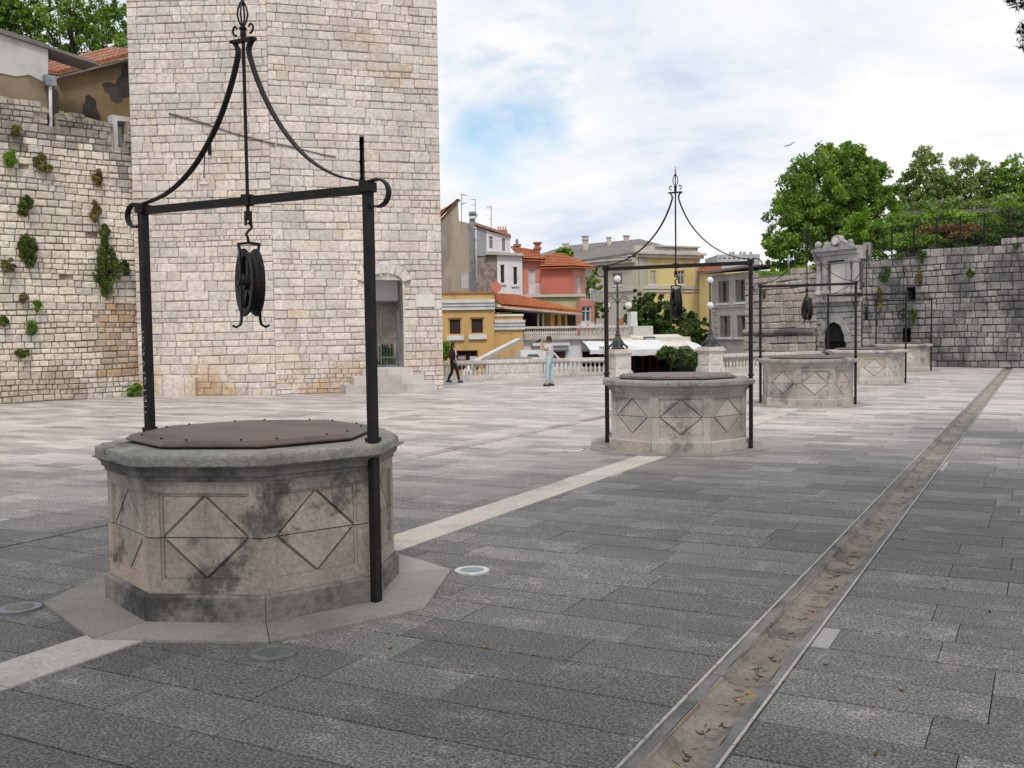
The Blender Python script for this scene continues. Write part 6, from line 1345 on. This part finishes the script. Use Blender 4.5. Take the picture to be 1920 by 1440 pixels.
# cafe tables on the lower quay
def cafe_table(px, dep, seed):
    p = DP(px, 690, dep); x, y = p[0], p[1]; root = thing('cafe_table', (x, y, LOW), 'small dark cafe table on the quay beneath the awnings', 'table', 'cafe tables on the quay'); z = LOW
    m = MB(); m.lathe([(.4, 1.15), (.4, 1.19)], (x, y, z), 14); m.build('table_top', M['steel'] if seed % 3 else M['maroon_wood'], root); m = MB(); m.lathe([(.25, 0), (.04, .05), (.04, 1.15)], (x, y, z), 8); m.build('leg', M['iron'], root)
for k, x in enumerate((1190, 1204, 1222, 1236, 1252, 1270, 1288)): cafe_table(x, 58.+(k % 3)*1.2, k)
bush('olive_shrub', 'bushy olive shrub beneath the cafe awnings', [crown_px(1258, 668, 57., 26, 20)+(24,)], M['leaf_d'], 90, .10, 221, (*DP(1258, 690, 57.)[:2], LOW)); bush('olive_shrub', 'green shrub at the end of the cafe by the lamp pedestal', [crown_px(1300, 674, 56., 20, 18)+(22,)], M['leaf_d'], 90, .10, 222, (*DP(1300, 690, 56.)[:2], LOW))
tree('garden_tree', 'broad dark green tree in front of the yellow palace', (*DP(1235, 640, 84.)[:2], LOW), .3, [crown_px(1222, 590, 84., 48, 42), crown_px(1265, 610, 84., 48, 36), crown_px(1195, 600, 83., 34, 40), crown_px(1300, 618, 82., 26, 22), crown_px(1205, 560, 84., 26, 22)], M['leaf_d'], 330, 60, .14, 231, limbs=8)
tree('garden_tree', 'dark tree filling the gap before the grey building', (*DP(1300, 660, 76.)[:2], LOW), .25, [crown_px(1300, 640, 76., 32, 30), crown_px(1272, 640, 77., 34, 24), crown_px(1316, 620, 75., 18, 26)], M['leaf_d'], 220, 60, .14, 232, limbs=6)
tree('garden_tree', 'small grey-green tree between the red house and the palace', (*DP(1112, 600, 95.)[:2], LOW), .2, [crown_px(1112, 545, 95., 18, 40), crown_px(1125, 575, 94., 20, 26)], M['leaf_o'], 110, 40, .14, 233, limbs=5)
bush('roof_tree', 'green treetop showing behind the red hip roof', [crown_px(1056, 478, 100., 20, 12)+(18,)], M['leaf_g'], 80, .2, 234, (*DP(1056, 600, 100.)[:2], LOW), cat='tree')
bush('bright_bush', 'bright green bush in the gap between tower and ochre shop', [crown_px(833, 655, 56., 11, 26)+(16,)], M['leaf_y'], 90, .09, 235, (*DP(833, 700, 56.)[:2], LOW))
tree('tall_tree', 'tall green tree rising behind the houses on the rampart', (*DP(92, 150, 60.)[:2], 6.), .3, [crown_px(110, 40, 60., 100, 75), crown_px(190, 60, 60., 80, 65), crown_px(60, 10, 60., 80, 60), crown_px(225, 20, 61., 60, 60)], M['leaf_g'], 300, 50, .11, 241, limbs=16)
tree('tall_tree', 'tall blue-green tree at the edge above the white plastered house', (*DP(-30, 100, 58.)[:2], 6.), .3, [crown_px(-20, 10, 58., 60, 70), crown_px(20, 40, 58., 45, 40)], M['leaf_g'], 170, 60, .11, 242, limbs=8)
# ramp parapet and parked van behind the balustrade
RPw = facade(885, 48., 985, 56.); rp = thing('stair_parapet', U(RPw, 890, 690), 'white sloping stair parapet rising behind the balustrade', 'parapet')
house_poly(RPw, [(880, 712), (896, 684), (980, 640), (983, 636), (978, 634), (892, 678), (876, 700), (870, 712)], -.3, 0., 'sloping_rail', M['bal'], rp)
house_poly(RPw, [(917, 712), (1020, 712), (1020, 668), (917, 671)], -.3, -.02, 'low_wall', M['bal'], rp)
van = thing('parked_van', DP(1015, 690, 57.), 'white parked van mostly hidden behind the balustrade', 'van'); VW = facade(970, 57., 1060, 57.5); zt_v = VW.uv(1010, 657)[1]
def vp(pts, o0, o1, nm, mt_): m = MB(); m.wprism(VW, [VW.uv(*q) for q in pts], o0, o1); return m.build(nm, mt_, van)
vp([(976, 700), (1062, 700), (1062, 678), (1050, 672), (1040, 661), (1030, 657), (976, 657)], -1.8, 0., 'body', M['van']); vp([(988, 669), (1012, 669), (1008, 664), (990, 664)], -.1, .015, 'window', M['pane']); vp([(1036, 672), (1046, 672), (1038, 663), (1034, 663)], -.1, .015, 'window', M['pane'])
for x in (988, 1050):
    m = MB(); c = VW.pt(VW.uv(x, 690)[0], LOW+.33, 0.); m.tube([c-VW.n*.2, c+VW.n*.03], .33, 14); m.build('wheel', M['cam_blk'], van)
m = MB(); zz_ = VW.uv(1010, 700)[1]; m.wbox(VW, VW.uv(978, 690)[0], VW.uv(1060, 690)[0], LOW+.3, zz_, -1.75, -.05); m.build('underbody', M['cam_blk'], van)

# ------------------------------------------------------------------ people
def skin_mesh(name, J, E, subs=2):
    me = bpy.data.meshes.new(name+'_cage'); me.from_pydata([j[:3] for j in J], E, []); o = bpy.data.objects.new(name+'_cage', me); COL.objects.link(o)
    o.modifiers.new('skin', 'SKIN'); sv = me.skin_vertices
    if not sv:
        bm = bmesh.new(); bm.from_mesh(me); bm.verts.layers.skin.verify(); bm.to_mesh(me); bm.free(); sv = me.skin_vertices
    for i, j in enumerate(J): sv[0].data[i].radius = (j[3], j[4] if len(j) > 4 else j[3]); sv[0].data[i].use_root = (i == 0)
    s = o.modifiers.new('sub', 'SUBSURF'); s.levels = subs; s.render_levels = subs
    dg = bpy.context.evaluated_depsgraph_get(); dg.update(); ev = o.evaluated_get(dg); m = bpy.data.meshes.new_from_object(ev); m.name = name
    bpy.data.objects.remove(o); bpy.data.meshes.remove(me); m.polygons.foreach_set('use_smooth', [True]*len(m.polygons)); return m
def person(pos, facing, height, pose, label, mats, hair_long):
    k = height/1.75; rz = math.atan2(facing[1], facing[0]); root = thing('person', (pos[0], pos[1], .004), label, 'person', None, rz); root.scale = (k, k, k)
    P = pose; names = list(P)
    J = {n: P[n] for n in names}
    chain = [('pelvis', 'waist'), ('waist', 'chest'), ('chest', 'neck'), ('neck', 'head0')]
    for s in ('l', 'r'): chain += [('pelvis', s+'hip'), (s+'hip', s+'knee'), (s+'knee', s+'ankle'), (s+'ankle', s+'toe'), ('chest', s+'sho'), (s+'sho', s+'elb'), (s+'elb', s+'wri'), (s+'wri', s+'palm')]
    def sub(keys, inflate, mul=1., over=None):
        ks = []
        for a, b in keys:
            for q in (a, b):
                if q not in ks: ks.append(q)
        if 'pelvis' in ks: ks.remove('pelvis'); ks.insert(0, 'pelvis')
        elif 'chest' in ks: ks.remove('chest'); ks.insert(0, 'chest')
        return [(*J[q][:3], J[q][3]*mul+inflate) for q in ks], [(ks.index(a), ks.index(b)) for a, b in keys]
    body = skin_mesh('body', *sub(chain, 0.))
    bm = bmesh.new(); bm.from_mesh(body)
    hx, hy, hz = J['head'][:3]; hb = MB(); hb.ball((hx, hy, hz), (.098, .078, .122), 16, 12)
    hb.add([(hx+.09, hy-.014, hz-.03), (hx+.09, hy+.014, hz-.03), (hx+.125, hy, hz-.03), (hx+.094, hy, hz+.025)], [(0, 1, 2), (0, 2, 3), (1, 3, 2), (0, 3, 1)])
    for s in (-1, 1): hb.ball((hx-.005, hy+s*.08, hz-.01), (.022, .012, .034), 8, 6)
    hb.ball((hx+.085, hy, hz-.062), (.014, .026, .008), 8, 5)
    for s in ('l', 'r'):
        w = np.array(J[s+'wri'][:3]); h = np.array(J[s+'palm'][:3]); d = h-w; d /= np.linalg.norm(d)+1e-9; sd_ = np.cross(d, [0, 0, 1.]); sd_ = sd_/(np.linalg.norm(sd_)+1e-6) if np.linalg.norm(sd_) > .1 else np.array([0, 1., 0])
        cv = np.cross(d, sd_)
        for i, L in enumerate((.062, .075, .08, .074)):
            b0 = h+sd_*(i-1.5)*.019; hb.tube([b0-d*.015, b0+d*L*.5, b0+d*L*.85+cv*.02], [.0095, .009, .0065], 5)
        b0 = h-d*.035+sd_*.035; hb.tube([b0, b0+d*.03+sd_*.022, b0+d*.055+sd_*.024], [.011, .0095, .007], 5)
    tmp = hb.mesh('parts'); bm.from_mesh(tmp); bpy.data.meshes.remove(tmp); bm.to_mesh(body); bm.free(); body.polygons.foreach_set('use_smooth', [True]*len(body.polygons))
    bo = put('body', body, M['skin'], root, local=True)
    for s in (-1, 1): m = MB(); m.ball((hx+.088, hy+s*.032, hz+.008), (.012, .014, .008), 8, 5); m.build('eye', M['cam_blk'], bo, local=True)
    tk = [('pelvis', 'waist')]
    for s in ('l', 'r'): tk += [('pelvis', s+'hip'), (s+'hip', s+'knee'), (s+'knee', s+'ankle')]
    put('trousers', skin_mesh('trousers', *sub(tk, .016)), M[mats['trousers']], root, local=True)
    sk = [('pelvis', 'waist'), ('waist', 'chest'), ('chest', 'neck')]
    for s in ('l', 'r'):
        sk += [('chest', s+'sho'), (s+'sho', s+'elb')]+([(s+'elb', s+'wri')] if mats['long'] else [])
    Jn = J['neck']; J['neck'] = (Jn[0], Jn[1], Jn[2]-.04, Jn[3]); Je = {}
    if not mats['long']:
        for s in ('l', 'r'):
            e = J[s+'elb']; a = J[s+'sho']; Je[s] = e; J[s+'elb'] = tuple(a[i]*.35+e[i]*.65 for i in range(3))+(e[3]*1.1,)
    put('jacket' if mats['long'] else 'shirt', skin_mesh('top', *sub(sk, .026)), M[mats['top']], root, local=True)
    for s in Je: J[s+'elb'] = Je[s]
    J['neck'] = Jn
    for s in ('l', 'r'):
        a, t = J[s+'ankle'], J[s+'toe']; m = MB(); dx = t[0]-a[0]; z = max(0., a[2]-.085)
        m.lathe([(1., 0.), (1., .025), (.92, .06), (.5, .10), (.35, .11)], (a[0]+.05, a[1], z), 12, (.135, .048)); m.build('shoe', M[mats['shoe']], root, local=True)
    hm = MB()
    hm.lathe([(.35, .150), (.75, .130), (1.0, .075), (1.08, .02), (1.05, -.03), (.95, -.06)][::-1], (hx-.018, hy, hz), 16, (.098, .086)); 
    if hair_long:
        hm.lathe([(.55, -.42), (.8, -.3), (1.0, -.15), (1.05, 0.), (.8, .08)], (hx-.055, hy, hz-.02), 12, (.075, .095))
    ho = put('hair', hm.mesh('hair'), M['hair'], root, local=True)
    return root
man_pose = dict(pelvis=(0, 0, .95, .125), waist=(-.01, 0, 1.10, .12), chest=(-.02, 0, 1.32, .135), neck=(-.005, 0, 1.47, .055), head0=(.015, 0, 1.55, .06), head=(.03, 0, 1.63),
    lhip=(0, .09, .88, .095), lknee=(.06, .11, .49, .062), lankle=(.03, .13, .085, .045), ltoe=(.16, .14, .035, .035), rhip=(0, -.09, .88, .095), rknee=(.02, -.10, .49, .062), rankle=(-.06, -.11, .085, .045), rtoe=(.07, -.12, .035, .035),
    lsho=(-.01, .18, 1.42, .06), lelb=(.22, .20, 1.27, .046), lwri=(.30, .07, 1.50, .034), lpalm=(.31, .04, 1.565, .032), rsho=(-.01, -.18, 1.42, .06), relb=(.22, -.19, 1.25, .046), rwri=(.30, -.07, 1.48, .034), rpalm=(.31, -.045, 1.555, .032))
fm = -_rt*.93+_fw*.3; pm = G(1031, 724)
person(pm, fm, 1.74, man_pose, 'man in striped grey shirt and pale teal trousers raising a camera', dict(trousers='jeans', top='shirt', shoe='cam_blk', long=False), False)
def held_camera(base, facing, k, off, label, sc=1.):
    f = np.array([facing[0], facing[1], 0.]); f /= np.linalg.norm(f); s = np.array([-f[1], f[0], 0.]); c = np.array([base[0], base[1], 0.])+f*off[0]*k+s*off[1]*k+np.array([0, 0, off[2]*k])
    root = thing('camera_body', c, label, 'camera'); rz = math.atan2(f[1], f[0]); m = MB(); m.box(c, (.06*sc, .14*sc, .095*sc), rz); m.box(c+np.array([0, 0, .06*sc]), (.05*sc, .05*sc, .035*sc), rz); m.build('housing', M['cam_blk'], root)
    m = MB(); m.tube([c+f*.025*sc, c+f*.10*sc, c+f*.13*sc], [.036*sc, .038*sc, .036*sc], 12); m.build('lens', M['cam_blk'], root)
held_camera(pm, fm, 1.74/1.75, (.34, 0, 1.60), 'black camera held up by the man in the striped shirt')
wom_pose = dict(pelvis=(0, 0, .95, .118), waist=(.0, 0, 1.10, .10), chest=(-.01, 0, 1.30, .115), neck=(.0, 0, 1.45, .046), head0=(.015, 0, 1.54, .052), head=(.03, 0, 1.62),
    lhip=(0, .085, .88, .09), lknee=(.16, .09, .50, .056), lankle=(.24, .09, .10, .040), ltoe=(.36, .09, .05, .032), rhip=(0, -.085, .88, .09), rknee=(-.02, -.09, .49, .056), rankle=(-.22, -.09, .13, .040), rtoe=(-.12, -.09, .05, .032),
    lsho=(-.02, .155, 1.40, .052), lelb=(-.10, .20, 1.12, .04), lwri=(.06, .20, .92, .030), lpalm=(.10, .19, .86, .028), rsho=(-.02, -.155, 1.40, .052), relb=(-.08, -.21, 1.12, .04), rwri=(.10, -.18, .95, .030), rpalm=(.14, -.17, .90, .028))
fwm = _rt*.95-_fw*.25; pw_ = G(850, 718.5)
wm = person(pw_, fwm, 1.55, wom_pose, 'long-haired woman in maroon jacket and black trousers walking past the tower', dict(trousers='black', top='maroon', shoe='cam_blk', long=True), True)
m = MB(); v = []; n = 9
fr_ = [(.118, -.065, 1.40), (.15, -.05, 1.25), (.145, -.055, 1.1), (.138, -.06, .98)]
m.add([(x, s*y, z) for x, y, z in fr_ for s in (1, -1)]+[(x+.02, 0, z) for x, y, z in fr_], [(2*i, 2*i+2, 8+i+1, 8+i) for i in range(3)]+[(2*i+3, 2*i+1, 8+i, 8+i+1) for i in range(3)]); bl_ = m.build('blouse', M['cloth_w'], wm, local=True)
sm = bl_.modifiers.new('thick', 'SOLIDIFY'); sm.thickness = .015
held_camera(pw_, fwm, 1.55/1.75, (.19, 0, 1.16), 'small black camera hanging at the front of the walking woman', .7)
gl_ = thing('gull', DP(1480, 272, 70.), 'white gull gliding in the sky beside the big tree', 'bird'); c = DP(1480, 272, 70.); m = MB(); m.tube([c-_rt*.18-_up*.05, c, c+_rt*.2+_up*.06], [.02, .06, .02], 7); m.build('body', M['cloth_w'], gl_)
for s in (-1, 1): m = MB(); q = _rt*.45*s+_up*(.22 if s > 0 else -.16); m.prism([c-_fw*.08, c+_fw*.08, c+q*.55+_up*.08+_fw*.05, c+q, c+q*.5+_up*.06-_fw*.07], _up*.012); m.build('wing', M['cloth_w'], gl_)
# ------------------------------------------------------------------ trees along the near side of the square that shade the foreground
def shade_tree(x, y, zc, r, seed, label, extra=()):
    tree('pine_tree', label, (x, y, 0), .28, [((x, y, zc), (r, r, r*.55)), ((x-r*.3, y+r*.25, zc+r*.35), (r*.7, r*.7, r*.4))]+list(extra), M['leaf_pine'], 120, 90, .16, seed, 'trees shading the near side of the square', 10)
shade_tree(3.4, 14.5, 9.2, 3.3, 301, 'dark pine overhanging the drainage channel, its twigs reaching out')
shade_tree(2.6, 5.0, 9.6, 4.4, 302, 'dark pine shading the slabs beside the first well')
shade_tree(1.5, -4.5, 9.2, 4.6, 303, 'dark pine rising behind the place of the photographer')
shade_tree(-5.0, -4.0, 9.4, 4.6, 304, 'dark pine at the side of the first well away from the rampart')
tw = bpy.data.objects.get('pine_tree'); rt_ = random.Random(8)
cl = [(DP(1898+rt_.uniform(-8, 25), y, 13.), (.10, .10, .09), .3) for y in (-4, 4, 0, 8)]+[(DP(1920+rt_.uniform(-4, 18), y, 13.), (.09, .09, .10), .3) for y in (52, 60, 70, 78, 84)]
leaf_object('twig_needles', cl, 34, .06, M['leaf_pine'], tw, rt_, .8, .16)
m = MB(); e = DP(1925, 60, 13.); e2 = DP(1900, 0, 13.); s0 = np.array([3.0, 14., 7.6]); m.tube([s0, (s0+e)/2+np.array([0, 0, .1]), e], [.05, .03, .008], 5); m.tube([(s0+e)/2, e2], [.03, .008], 5); m.build('branch', M['bark'], tw)
